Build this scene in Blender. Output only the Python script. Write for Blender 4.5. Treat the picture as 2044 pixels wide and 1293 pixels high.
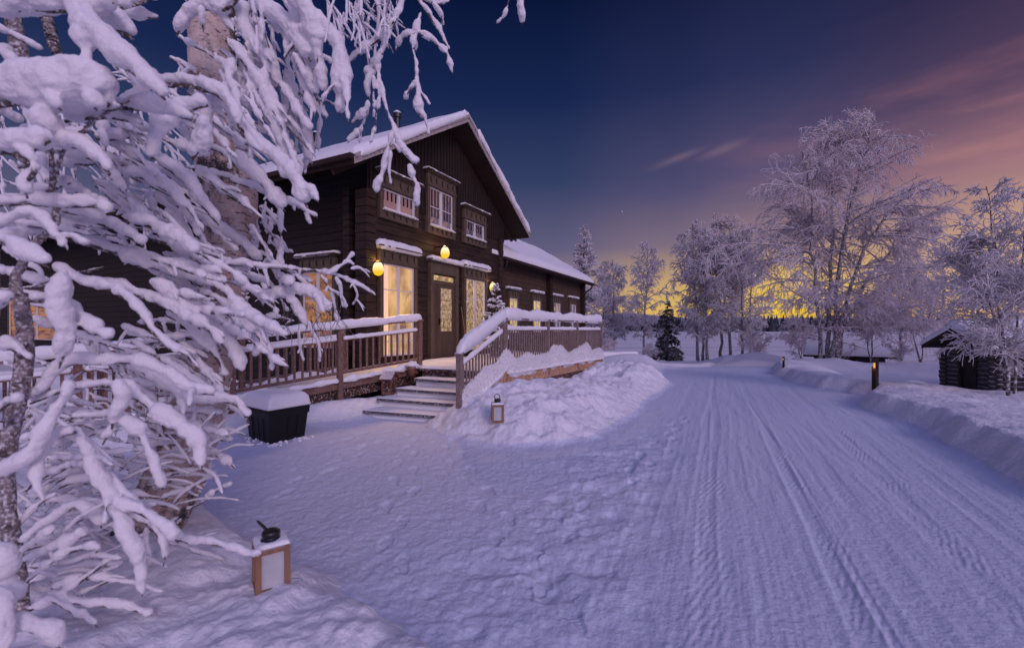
import bpy, math, random
import numpy as np
from mathutils import Vector, Matrix

for o in list(bpy.data.objects):
    bpy.data.objects.remove(o)
S = bpy.context.scene
COL = S.collection
R = math.radians

# ------------------------------------------------------------------ camera
F, CX, HY, CAMZ = 890.0, 1022.0, 655.0, 1.7
cd = bpy.data.cameras.new('camera')
cam = bpy.data.objects.new('camera', cd)
COL.objects.link(cam)
cam.location = (0, 0, CAMZ)
cam.rotation_euler = (R(90), 0, 0)
cd.sensor_width = 36.0
cd.lens = 36.0 * F / 2044
cd.shift_y = 8.5 / 2044
cd.clip_start = 0.05
cd.clip_end = 6000
cd.dof.use_dof = True
cd.dof.focus_distance = 11
cd.dof.aperture_fstop = 1.8
S.camera = cam

# ------------------------------------------------------------------ world (dusk sky)
W = bpy.data.worlds.new('World'); S.world = W; W.use_nodes = True
nt = W.node_tree; nt.nodes.clear()
def N(t, **k):
    n = nt.nodes.new(t)
    for a, b in k.items(): setattr(n, a, b)
    return n
def L(a, b): nt.links.new(a, b)
def srgb(r, g, b):
    f = lambda c: c / 12.92 if c <= .04045 else ((c + .055) / 1.055) ** 2.4
    return (f(r / 255), f(g / 255), f(b / 255), 1)
def ramp(stops, src, interp='LINEAR'):
    n = N('ShaderNodeValToRGB'); cr = n.color_ramp; cr.interpolation = interp
    while len(cr.elements) < len(stops): cr.elements.new(.5)
    for e, (p, c) in zip(cr.elements, stops): e.position = p; e.color = c
    L(src, n.inputs[0]); return n.outputs[0]
def mth(op, a, b=None, c=None, clamp=False):
    n = N('ShaderNodeMath', operation=op); n.use_clamp = clamp
    for i, x in enumerate((a, b, c)):
        if x is None: continue
        if isinstance(x, (int, float)): n.inputs[i].default_value = x
        else: L(x, n.inputs[i])
    return n.outputs[0]
def mixc(fac, a, b, blend='MIX'):
    n = N('ShaderNodeMix', data_type='RGBA', blend_type=blend)
    for i, x in ((0, fac), (6, a), (7, b)):
        if isinstance(x, (int, float)): n.inputs[i].default_value = x
        elif isinstance(x, tuple): n.inputs[i].default_value = x
        else: L(x, n.inputs[i])
    return n.outputs[2]
tc = N('ShaderNodeTexCoord')
sp = N('ShaderNodeSeparateXYZ'); L(tc.outputs['Generated'], sp.inputs[0])
X_, Y_, Z_ = sp.outputs
el = mth('ARCSINE', Z_)
eln = mth('DIVIDE', el, math.pi / 2, clamp=True)           # 0 horizon .. 1 zenith
def azdot(az):
    return mth('ADD', mth('MULTIPLY', X_, math.sin(R(az))), mth('MULTIPLY', Y_, math.cos(R(az))))
hl = mth('SQRT', mth('ADD', mth('MULTIPLY', X_, X_), mth('MULTIPLY', Y_, Y_)))
hl = mth('MAXIMUM', hl, .05)
# elevation colours on the left (away from the glow), at the glow and on the right of it
colL = ramp([(0, srgb(214, 170, 140)), (.045, srgb(176, 148, 150)), (.11, srgb(104, 100, 134)), (.2, srgb(56, 68, 108)), (.30, srgb(26, 42, 86)), (.42, srgb(8, 20, 56)), (1, srgb(34, 58, 140))], eln)
colG = ramp([(0, srgb(255, 196, 24)), (.030, srgb(255, 212, 60)), (.062, srgb(232, 190, 104)), (.11, srgb(150, 126, 138)), (.18, srgb(94, 86, 124)), (.30, srgb(46, 52, 94)), (.42, srgb(22, 28, 66)), (1, srgb(34, 58, 140))], eln)
colR = ramp([(0, srgb(240, 186, 100)), (.05, srgb(228, 182, 132)), (.11, srgb(202, 160, 142)), (.16, srgb(168, 122, 134)), (.23, srgb(92, 72, 102)), (.32, srgb(54, 47, 80)), (.46, srgb(32, 32, 68)), (1, srgb(34, 54, 130))], eln)
g1 = mth('DIVIDE', azdot(31), hl)
fG = ramp([(.90, (0, 0, 0, 1)), (.98, (.6, .6, .6, 1)), (1, (1, 1, 1, 1))], g1, 'EASE')
side = mth('DIVIDE', azdot(70), hl)
fR = ramp([(.76, (0, 0, 0, 1)), (.965, (1, 1, 1, 1))], side, 'EASE')
base = mixc(fG, colL, colG)
base = mixc(fR, base, colR)
# streaky cloud, lit from below, on the right
mp = N('ShaderNodeMapping'); L(tc.outputs['Generated'], mp.inputs[0])
mp.inputs['Scale'].default_value = (1.2, 1.2, 5.5); mp.inputs['Rotation'].default_value = (R(12), R(20), R(-20))
nz = N('ShaderNodeTexNoise'); L(mp.outputs[0], nz.inputs[0]); nz.inputs['Scale'].default_value = 2.2; nz.inputs['Detail'].default_value = 5; nz.inputs['Roughness'].default_value = .55
cm = ramp([(.42, (0, 0, 0, 1)), (.68, (1, 1, 1, 1))], nz.outputs[0], 'EASE')
cmask = mth('MULTIPLY', cm, mth('MULTIPLY', ramp([(.68, (0, 0, 0, 1)), (.97, (1, 1, 1, 1))], side), ramp([(.03, (0, 0, 0, 1)), (.11, (1, 1, 1, 1)), (.20, (1, 1, 1, 1)), (.32, (0, 0, 0, 1))], eln)))
cloudcol = ramp([(.08, srgb(250, 200, 150)), (.2, srgb(225, 150, 145)), (.34, srgb(150, 95, 125))], eln)
base = mixc(mth('MULTIPLY', cmask, .42), base, cloudcol)
# the small wisp over the lake and the evening star
def spot(px, py, a, b, tilt=0, power=2):
    d = Vector(((px - CX) / F, 1, -(py - HY) / F)).normalized()
    rt = Vector((d.y, -d.x, 0)).normalized(); up = rt.cross(d)
    r2 = rt * math.cos(tilt) + up * math.sin(tilt); u2 = up * math.cos(tilt) - rt * math.sin(tilt)
    def dot(v):
        n = N('ShaderNodeVectorMath', operation='DOT_PRODUCT'); L(tc.outputs['Generated'], n.inputs[0]); n.inputs[1].default_value = v; return n.outputs['Value']
    x = mth('DIVIDE', dot(r2), a); y = mth('DIVIDE', dot(u2), b)
    q = mth('ADD', mth('MULTIPLY', x, x), mth('MULTIPLY', y, y))
    e = mth('EXPONENT', mth('MULTIPLY', q, -1))
    return mth('MULTIPLY', e, mth('GREATER_THAN', dot(d), 0))
wv = mth('MAXIMUM', spot(1355, 315, .042, .0062, R(14)), spot(1440, 299, .036, .0075, R(14)))
base = mixc(mth('MULTIPLY', wv, .24), base, srgb(178, 140, 150))
st = spot(1242, 422, .0006, .0006)
base = mixc(st, base, (1.2, 1.2, 1.1, 1))
# the sky behind the camera: pink band low, lilac above, which is what lights the snow
colB = ramp([(0, (.86, .60, .74, 1)), (.12, (.98, .70, .90, 1)), (.3, (.62, .53, .96, 1)), (.6, (.30, .35, .86, 1)), (1, (.15, .21, .58, 1))], eln)
bk = mth('ADD', azdot(158), mth('MULTIPLY', Z_, .34))
fB = ramp([(.60, (0, 0, 0, 1)), (.86, (1, 1, 1, 1))], mth('MULTIPLY_ADD', bk, .5, .5), 'EASE')
base = mixc(fB, base, colB)
nish = N('ShaderNodeTexSky', sky_type='NISHITA'); nish.sun_disc = False
nish.sun_elevation = R(1.0); nish.sun_rotation = R(31)
bg = N('ShaderNodeBackground'); L(base, bg.inputs[0]); bg.inputs[1].default_value = 1.0
bg2 = N('ShaderNodeBackground'); L(nish.outputs[0], bg2.inputs[0]); bg2.inputs[1].default_value = 0.0
ad = N('ShaderNodeAddShader'); L(bg.outputs[0], ad.inputs[0]); L(bg2.outputs[0], ad.inputs[1])
wo = N('ShaderNodeOutputWorld'); L(ad.outputs[0], wo.inputs[0])
W.cycles.sampling_method = 'MANUAL'; W.cycles.sample_map_resolution = 512

# soft afterglow from behind the camera
ld = bpy.data.lights.new('afterglow', 'SUN'); ld.energy = 1.0; ld.angle = R(16); ld.color = (1, .76, .86)
lo = bpy.data.objects.new('afterglow', ld); COL.objects.link(lo)
_d = Vector((-.40, .80, -.40)).normalized()                 # travels from right-behind to front-left
lo.rotation_euler = _d.to_track_quat('-Z', 'Y').to_euler()

S.view_settings.view_transform = 'Standard'; S.view_settings.look = 'None'
S.view_settings.exposure = -0.22; S.view_settings.gamma = 1
S.render.engine = 'CYCLES'
S.cycles.max_bounces = 8; S.cycles.diffuse_bounces = 6; S.cycles.transmission_bounces = 6; S.cycles.glossy_bounces = 2
S.cycles.sample_clamp_indirect = 4
try:
    S.cycles.use_denoising = True
except Exception: pass

# ------------------------------------------------------------------ materials
def M_(name, base, rough=.7, var=None, vscale=4, bump=0, bscale=30, frost=0, speck=0, spscale=40, stretch=None, emit=None, estr=0, spec=.3, metal=0, top=(.25, .75), detail=4):
    m = bpy.data.materials.new(name); m.use_nodes = True
    t = m.node_tree; n = t.nodes; l = t.links
    p = n['Principled BSDF']
    p.inputs['Roughness'].default_value = rough; p.inputs['Specular IOR Level'].default_value = spec; p.inputs['Metallic'].default_value = metal
    c = n.new('ShaderNodeTexCoord'); co = c.outputs['Object']
    if stretch:
        mp = n.new('ShaderNodeMapping'); mp.inputs['Scale'].default_value = stretch; l.new(co, mp.inputs[0]); co2 = mp.outputs[0]
    else: co2 = co
    col = None
    if var:
        z = n.new('ShaderNodeTexNoise'); z.inputs['Scale'].default_value = vscale; z.inputs['Detail'].default_value = detail; l.new(co2, z.inputs[0])
        r = n.new('ShaderNodeValToRGB'); r.color_ramp.elements[0].position = .32; r.color_ramp.elements[1].position = .68
        r.color_ramp.elements[0].color = (*base, 1); r.color_ramp.elements[1].color = (*var, 1); l.new(z.outputs[0], r.inputs[0]); col = r.outputs[0]
    else:
        r = n.new('ShaderNodeRGB'); r.outputs[0].default_value = (*base, 1); col = r.outputs[0]
    SN = (.82, .83, .87, 1)
    def mix(f, a, b):
        x = n.new('ShaderNodeMix'); x.data_type = 'RGBA'; l.new(f, x.inputs[0]); l.new(a, x.inputs[6])
        if isinstance(b, tuple): x.inputs[7].default_value = b
        else: l.new(b, x.inputs[7])
        return x.outputs[2]
    if frost:
        g = n.new('ShaderNodeNewGeometry'); s = n.new('ShaderNodeSeparateXYZ'); l.new(g.outputs['Normal'], s.inputs[0])
        z = n.new('ShaderNodeTexNoise'); z.inputs['Scale'].default_value = spscale * .6; l.new(co, z.inputs[0])
        a = n.new('ShaderNodeMath'); a.operation = 'MULTIPLY_ADD'; l.new(z.outputs[0], a.inputs[0]); a.inputs[1].default_value = .8; l.new(s.outputs[2], a.inputs[2])
        mr = n.new('ShaderNodeMapRange'); mr.inputs[1].default_value = top[0] + .4; mr.inputs[2].default_value = top[1] + .4; mr.inputs[4].default_value = frost; l.new(a.outputs[0], mr.inputs[0])
        col = mix(mr.outputs[0], col, SN)
    if speck:
        z = n.new('ShaderNodeTexNoise'); z.inputs['Scale'].default_value = spscale; z.inputs['Detail'].default_value = 3; l.new(co, z.inputs[0])
        mr = n.new('ShaderNodeMapRange'); mr.inputs[1].default_value = .56 - .3 * speck; mr.inputs[2].default_value = .76 - .3 * speck; mr.inputs[4].default_value = .8; l.new(z.outputs[0], mr.inputs[0])
        col = mix(mr.outputs[0], col, SN)
    l.new(col, p.inputs['Base Color'])
    if bump:
        z = n.new('ShaderNodeTexNoise'); z.inputs['Scale'].default_value = bscale; z.inputs['Detail'].default_value = 5; l.new(co2, z.inputs[0])
        b = n.new('ShaderNodeBump'); b.inputs['Strength'].default_value = 1; b.inputs['Distance'].default_value = bump; l.new(z.outputs[0], b.inputs['Height']); l.new(b.outputs[0], p.inputs['Normal'])
    if emit:
        p.inputs['Emission Color'].default_value = (*emit, 1); p.inputs['Emission Strength'].default_value = estr
    return m
SNOW = M_('snow', (.80, .81, .86), .75, bump=.006, bscale=38, spec=.25)
SNOWF = M_('soft snow', (.82, .82, .86), .8, bump=.008, bscale=26, spec=.2)
ROOFSNOW = M_('roof snow', (.80, .81, .86), .8, bump=.015, bscale=7, spec=.2)
LOG = M_('stained log', (.016, .009, .007), .65, var=(.048, .028, .022), vscale=2.2, bump=.004, bscale=26, stretch=(1, 1, 7))
LOGW = M_('stained wing log', (.045, .027, .020), .65, var=(.085, .053, .040), vscale=3, bump=.004, bscale=26, stretch=(1, 1, 7))
SHADELOG = M_('stained log with painted shade', (.012, .009, .009), .7, var=(.024, .016, .015), vscale=3, bump=.003, bscale=26, stretch=(1, 1, 7))  # same brown logs, with the left wall's shade put into the colour
BOARD = M_('dark cladding board', (.012, .008, .007), .7, var=(.028, .016, .013), vscale=5, bump=.003, bscale=30, stretch=(6, 6, .7))
SOFFIT = M_('dark soffit board', (.022, .012, .010), .8, var=(.035, .019, .015), vscale=4)
TRIM = M_('olive trim paint', (.086, .064, .046), .55, var=(.118, .090, .066), vscale=6, bump=.002, bscale=40)
NOTCH = M_('dark notch', (.022, .016, .012), .8)
FASCIA = M_('frosted fascia board', (.20, .15, .13), .7, var=(.33, .27, .26), vscale=12, speck=.25, spscale=60)
WHITEP = M_('white frame paint', (.62, .60, .62), .4, var=(.7, .68, .7), vscale=3)
RAILW = M_('reddish rail wood', (.115, .047, .030), .65, var=(.17, .078, .052), vscale=6, bump=.003, bscale=40, frost=.7, speck=.05, spscale=110)
RAILF = M_('frosted rail wood', (.10, .055, .042), .7, var=(.18, .11, .095), vscale=8, bump=.004, bscale=50, frost=.8, speck=.16, spscale=130)
NEWW = M_('pale new timber', (.36, .19, .10), .6, var=(.47, .27, .15), vscale=4, bump=.002, bscale=30, stretch=(1, 1, 5), speck=.02, spscale=20)
DKWOOD = M_('dark wet timber', (.055, .024, .017), .6, var=(.09, .04, .028), vscale=5, speck=.05, spscale=30)
STEPM = M_('snow dusted step edge', (.05, .045, .05), .7, var=(.09, .08, .09), vscale=12, speck=.12, spscale=40)
BLACKP = M_('black plastic', (.006, .006, .008), .55, bump=.001, bscale=60)
BLACKM = M_('black metal', (.012, .011, .012), .35, spec=.5)
LANTW = M_('lantern pine', (.20, .112, .068), .55, var=(.28, .16, .10), vscale=10, bump=.001, bscale=40, stretch=(3, 3, .6))
FROSTG = M_('frosted glass', (.42, .44, .48), .35, var=(.52, .52, .55), vscale=8, spec=.5)
BARKB = M_('birch bark', (.42, .30, .25), .85, var=(.60, .50, .46), vscale=5, bump=.01, bscale=26, stretch=(1, 1, 3), detail=6)
BARKD = M_('dark twig bark', (.05, .034, .034), .85, var=(.12, .09, .09), vscale=30, speck=.13, spscale=60, bump=.004, bscale=60)
TRUNKF = M_('frosted dark bark', (.07, .06, .065), .85, var=(.22, .19, .21), vscale=9, speck=.24, spscale=14, bump=.02, bscale=16)
CABLOG = M_('black weathered log', (.030, .024, .026), .8, var=(.075, .062, .07), vscale=6, frost=.35, spscale=20, bump=.01, bscale=20)
GREEN = M_('spruce needle', (.012, .016, .014), .8, var=(.03, .035, .034), vscale=3, frost=.35, spscale=8)
SMALLGREEN = M_('snowy fir needle', (.03, .034, .02), .8, var=(.06, .065, .035), vscale=30)
BIRDW = M_('old red board', (.14, .05, .035), .7, var=(.22, .1, .07), vscale=20, frost=.6)
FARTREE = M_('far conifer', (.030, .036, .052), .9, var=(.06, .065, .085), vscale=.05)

def frost_mat(name, lo, hi, sc):
    m = M_(name, lo, .85, var=hi, vscale=sc, spec=.15); n = m.node_tree.nodes; l = m.node_tree.links; p = n['Principled BSDF']
    t = n.new('ShaderNodeBsdfTranslucent'); t.inputs[0].default_value = (.9, .87, .9, 1); x = n.new('ShaderNodeMixShader'); x.inputs[0].default_value = .38
    l.new(p.outputs[0], x.inputs[1]); l.new(t.outputs[0], x.inputs[2]); l.new(x.outputs[0], n['Material Output'].inputs[0])
    return m
FROST1 = frost_mat('hoarfrost', (.80, .77, .82), (.94, .92, .95), 1.3)
FROST2 = frost_mat('pink hoarfrost', (.78, .70, .75), (.94, .89, .92), 1.1)
FROST3 = frost_mat('heavy hoarfrost', (.72, .71, .76), (.88, .87, .91), .9)

def glass(name, refl, col, estr, pattern=None):
    m = bpy.data.materials.new(name); m.use_nodes = True; t = m.node_tree; n = t.nodes; l = t.links
    n.remove(n['Principled BSDF']); out = n['Material Output']
    g = n.new('ShaderNodeBsdfGlossy'); g.inputs['Roughness'].default_value = .012; g.inputs['Color'].default_value = (.95, .95, .97, 1)
    e = n.new('ShaderNodeEmission'); e.inputs[1].default_value = estr
    c = n.new('ShaderNodeTexCoord')
    if pattern:
        mp = n.new('ShaderNodeMapping'); mp.inputs['Scale'].default_value = pattern; l.new(c.outputs['Object'], mp.inputs[0])
        z = n.new('ShaderNodeTexNoise'); z.inputs['Scale'].default_value = 1.6; z.inputs['Detail'].default_value = 3; l.new(mp.outputs[0], z.inputs[0])
        r = n.new('ShaderNodeValToRGB'); els = r.color_ramp.elements
        els[0].position = .35; els[0].color = (col[0] * .25, col[1] * .2, col[2] * .2, 1); els[1].position = .62; els[1].color = (*col, 1)
        l.new(z.outputs[0], r.inputs[0]); l.new(r.outputs[0], e.inputs[0])
    else: e.inputs[0].default_value = (*col, 1)
    x = n.new('ShaderNodeMixShader'); x.inputs[0].default_value = refl
    l.new(e.outputs[0], x.inputs[1]); l.new(g.outputs[0], x.inputs[2]); l.new(x.outputs[0], out.inputs[0]); return m
GLASSD = glass('dark reflecting glass', .72, (.02, .016, .022), 1)
GLASSLIT = glass('lit room glass', .42, (1.0, .58, .27), 1.05, (1.6, 1.6, 1.1))
GLASSDOOR = glass('painted gold reflection glass', .60, (1.0, .66, .26), 1.3, (8, 8, 7))  # mottled gold emission stands in for mirrored trees and sunset sky
GLASSOR = glass('orange lit glass', .25, (1.0, .36, .08), .5, (1, 1, 4))
GLASSYEL = glass('yellow lit glass', .35, (1.0, .70, .20), 1.2, (7, 7, 5))
CURTAIN = M_('cream curtain', (.7, .55, .42), .9, emit=(1, .62, .36), estr=.65)
def emitm(name, col, s):
    m = bpy.data.materials.new(name); m.use_nodes = True; t = m.node_tree; n = t.nodes
    n.remove(n['Principled BSDF'])
    e = n.new('ShaderNodeEmission'); e.inputs[0].default_value = (*col, 1); e.inputs[1].default_value = s
    t.links.new(e.outputs[0], n['Material Output'].inputs[0]); return m
def lampmat():
    m = emitm('glowing lamp globe', (1, .7, .1), 1.2); t = m.node_tree; n = t.nodes; e = n['Emission']
    c = n.new('ShaderNodeTexCoord'); s = n.new('ShaderNodeSeparateXYZ'); t.links.new(c.outputs['Generated'], s.inputs[0])
    r = n.new('ShaderNodeValToRGB'); els = r.color_ramp.elements
    els[0].position = .25; els[0].color = (.95, .58, .03, 1); els[1].position = .85; els[1].color = (1.3, 1.15, .75, 1)
    t.links.new(s.outputs[2], r.inputs[0]); t.links.new(r.outputs[0], e.inputs[0]); return m
LAMPG = lampmat()
SLIT = emitm('warm bollard slit', (1, .42, .10), 1.2)

# ------------------------------------------------------------------ helpers
def at(px, py, Y): return Vector(((px - CX) / F * Y, Y, CAMZ - (py - HY) / F * Y))
def hashn(ix, iy, seed):
    h = (ix * 374761393 + iy * 668265263 + seed * 1442695041) & 0xffffffff
    h = ((h ^ (h >> 13)) * 1274126177) & 0xffffffff
    return ((h ^ (h >> 16)) & 0xffff) / 65535.0
def vnoise(x, y, seed=0):
    x = np.asarray(x, float); y = np.asarray(y, float)
    ix = np.floor(x).astype(np.int64); iy = np.floor(y).astype(np.int64); fx = x - ix; fy = y - iy
    fx = fx * fx * (3 - 2 * fx); fy = fy * fy * (3 - 2 * fy)
    a = hashn(ix, iy, seed); b = hashn(ix + 1, iy, seed); c = hashn(ix, iy + 1, seed); d = hashn(ix + 1, iy + 1, seed)
    return (a + (b - a) * fx) * (1 - fy) + (c + (d - c) * fx) * fy
def fbm(x, y, oct=4, seed=0, gain=.5):
    s = 0; a = 1; tot = 0
    for i in range(oct):
        s = s + a * vnoise(x * 2 ** i + i * 17.3, y * 2 ** i - i * 9.1, seed + i); tot += a; a *= gain
    return s / tot - .5
def sst(e0, e1, x):
    t = np.clip((x - e0) / (e1 - e0), 0, 1); return t * t * (3 - 2 * t)

def wloc(o):
    v = Vector((0, 0, 0))
    while o is not None: v += o.location; o = o.parent
    return v
def tag(o, label=None, cat=None, group=None, kind=None):
    if label: o['label'] = label
    if cat: o['category'] = cat
    if group: o['group'] = group
    if kind: o['kind'] = kind
    return o
def empty(name, loc, label, cat, group=None):
    o = bpy.data.objects.new(name, None); o.empty_display_size = .2; COL.objects.link(o); o.location = loc
    return tag(o, label, cat, group)
class MB:
    def __init__(s): s.v = []; s.f4 = []; s.f3 = []; s.n = 0; s.fn = []
    def add(s, v, f4=None, f3=None, fn=None):
        v = np.asarray(v, float).reshape(-1, 3)
        if f4 is not None and len(f4): s.f4.append(np.asarray(f4, np.int64).reshape(-1, 4) + s.n)
        if f3 is not None and len(f3): s.f3.append(np.asarray(f3, np.int64).reshape(-1, 3) + s.n)
        if fn: s.fn += [[i + s.n for i in q] for q in fn]
        s.v.append(v); s.n += len(v); return s
    def hexa(s, p):   # 8 corners: bottom 4 ccw, top 4 ccw
        return s.add(p, [(3, 2, 1, 0), (4, 5, 6, 7), (0, 1, 5, 4), (1, 2, 6, 5), (2, 3, 7, 6), (3, 0, 4, 7)])
    def box(s, c, a, b, h):  # centre, half vectors
        c, a, b, h = map(Vector, (c, a, b, h))
        return s.hexa([c - a - b - h, c + a - b - h, c + a + b - h, c - a + b - h, c - a - b + h, c + a - b + h, c + a + b + h, c - a + b + h])
    def bar(s, p, q, w, t, up=(0, 0, 1)):   # w across, t along up
        p, q, up = Vector(p), Vector(q), Vector(up); d = (q - p)
        sd = d.cross(up)
        if sd.length < 1e-6: sd = Vector((1, 0, 0))
        sd.normalize(); un = sd.cross(d).normalized()
        return s.box((p + q) / 2, d / 2, sd * w / 2, un * t / 2)
    def prism(s, poly, ext):
        n = len(poly); P = [Vector(p) for p in poly]; E = Vector(ext)
        return s.add([tuple(p) for p in P] + [tuple(p + E) for p in P], [(i, (i + 1) % n, n + (i + 1) % n, n + i) for i in range(n)], fn=[list(range(n))[::-1], list(range(n, 2 * n))])
    def tubes(s, P, Rd, k=6, cap=True, sq=None):
        P = np.asarray(P, float); Rd = np.asarray(Rd, float)
        if P.ndim == 2: P = P[None]; Rd = Rd[None]
        Nn, m, _ = P.shape
        T = np.gradient(P, axis=1); T /= np.linalg.norm(T, axis=2, keepdims=True) + 1e-9
        ref = np.where(np.abs(T[:, :, 2:3]) > .92, np.array([[[0., 1, 0]]]), np.array([[[0., 0, 1]]]))
        if m > 2: ref = np.repeat(ref[:, m // 2:m // 2 + 1], m, axis=1)
        A = np.cross(T, ref); A /= np.linalg.norm(A, axis=2, keepdims=True) + 1e-9
        B = np.cross(A, T)
        th = np.arange(k) * 2 * np.pi / k
        V = P[:, :, None] + Rd[:, :, None, None] * (A[:, :, None] * np.cos(th)[None, None, :, None] + B[:, :, None] * np.sin(th)[None, None, :, None])
        if sq is not None: V = sq(V)
        i = np.arange(Nn)[:, None, None] * m * k; j = np.arange(m - 1)[None, :, None] * k; q = np.arange(k)[None, None]
        q2 = (q + 1) % k
        f = np.stack([i + j + q, i + j + q2, i + j + k + q2, i + j + k + q], -1).reshape(-1, 4)
        s.add(V.reshape(-1, 3), f)
        if cap:
            base = s.n - Nn * m * k
            for r in range(Nn) if Nn < 400 else []:
                s.fn.append([base + r * m * k + x for x in range(k)][::-1]); s.fn.append([base + r * m * k + (m - 1) * k + x for x in range(k)])
        return s
    def mesh(s, name, smooth=False, shift=None):
        V = np.concatenate(s.v) if s.v else np.zeros((0, 3))
        if shift is not None: V = V - np.array(shift)
        me = bpy.data.meshes.new(name)
        f4 = np.concatenate(s.f4) if s.f4 else np.zeros((0, 4), np.int64); f3 = np.concatenate(s.f3) if s.f3 else np.zeros((0, 3), np.int64)
        fn = s.fn; nl = f4.size + f3.size + sum(len(x) for x in fn); npoly = len(f4) + len(f3) + len(fn)
        me.vertices.add(len(V)); me.vertices.foreach_set('co', V.astype(np.float32).ravel())
        me.loops.add(nl); me.polygons.add(npoly)
        li = np.concatenate([f4.ravel(), f3.ravel(), np.array([i for x in fn for i in x], np.int64)])
        me.loops.foreach_set('vertex_index', li.astype(np.int32))
        tot = np.concatenate([np.full(len(f4), 4), np.full(len(f3), 3), np.array([len(x) for x in fn], np.int64)]).astype(np.int32)
        st = np.concatenate([[0], np.cumsum(tot)[:-1]]).astype(np.int32) if npoly else np.zeros(0, np.int32)
        me.polygons.foreach_set('loop_start', st)
        try: me.polygons.foreach_set('loop_total', tot)
        except Exception: pass
        me.update(calc_edges=True); me.validate()
        me.polygons.foreach_set('use_smooth', np.full(len(me.polygons), smooth, bool))
        return me
    def build(s, name, mat, parent=None, smooth=False):
        sh = wloc(parent) if parent is not None else None
        me = s.mesh(name, smooth, sh); me.materials.append(mat)
        o = bpy.data.objects.new(name, me); COL.objects.link(o)
        if parent is not None: o.parent = parent
        return o
def copy_tree(o, parent=None):
    c = o.copy(); COL.objects.link(c)
    if parent is not None: c.parent = parent
    for ch in list(o.children): copy_tree(ch, c)
    return c
def smooth_path(P, n):
    """Catmull-Rom through rows of P (any columns) resampled to n rows"""
    P = np.asarray(P, float)
    if len(P) == 2: return P[0] + (P[1] - P[0]) * np.linspace(0, 1, n)[:, None]
    Q = np.vstack([2 * P[0] - P[1], P, 2 * P[-1] - P[-2]]); t = np.linspace(0, len(P) - 1 - 1e-6, n); i = t.astype(int); u = (t - i)[:, None]
    a, b, c, d = Q[i], Q[i + 1], Q[i + 2], Q[i + 3]
    return .5 * (2 * b + (c - a) * u + (2 * a - 5 * b + 4 * c - d) * u ** 2 + (3 * b - a - 3 * c + d) * u ** 3)
def snow_strip(mb, P, w, t, seed=0, lump=.25, k=9, ends=True, side=None, lean=0.0, step=.04, flat=False):
    """snow lying along a path: dome section of width w and height t, bottom closed"""
    P = np.asarray([tuple(p) for p in P], float)
    Ls = np.linalg.norm(np.diff(P, axis=0), axis=1); tot = Ls.sum(); n = max(6, int(tot / step)); cum = np.concatenate([[0], np.cumsum(Ls)])
    x = np.linspace(0, tot, n); C = np.stack([np.interp(x, cum, P[:, i]) for i in range(3)], 1)
    T = np.gradient(C, axis=0); T /= np.linalg.norm(T, axis=1, keepdims=True)
    Sd = np.cross(T, [0, 0, 1.0]); Sd /= np.linalg.norm(Sd, axis=1, keepdims=True)
    e = np.ones(n)
    if ends:
        dd = np.minimum(x, tot - x) / (t * .9); e = np.sqrt(np.clip(1 - (1 - np.clip(dd, 0, 1)) ** 2, 0.02, 1))
    hn = 1 + lump * 2 * fbm(x / max(t, .08) / 2.5, x * 0 + seed, 4, seed)
    wn = 1 + lump * .7 * 2 * fbm(x / max(t, .08) / 2, x * 0 + seed + 9, 3, seed + 5)
    th = np.linspace(-.02 * np.pi, 1.02 * np.pi, k) if flat else np.linspace(-.12 * np.pi, 1.12 * np.pi, k)
    V = []
    for j, a in enumerate(th):
        cx = np.cos(a); sx = math.copysign(abs(math.sin(a)) ** (.5 if flat else .75), math.sin(a)); cx = math.copysign(abs(cx) ** (.6 if flat else 1), cx)
        nn = 1 + .10 * 2 * fbm(x * 14, x * 0 + j * 1.7, 2, seed + 30)
        V.append(C + Sd * (cx * w / 2 * wn * (0.35 + .65 * e) * nn)[:, None] + np.array([0, 0, 1]) * ((sx * t * hn * e * nn) + lean * cx)[:, None])
    V = np.stack(V, 1)
    i = np.arange(n - 1)[:, None] * k; q = np.arange(k)[None]; q2 = (q + 1) % k
    f = np.stack([i + q, i + k + q, i + k + q2, i + q2], -1).reshape(-1, 4)
    mb.add(V.reshape(-1, 3), f, fn=[list(range(k)), [(n - 1) * k + a for a in range(k)][::-1]])
    return mb
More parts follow.
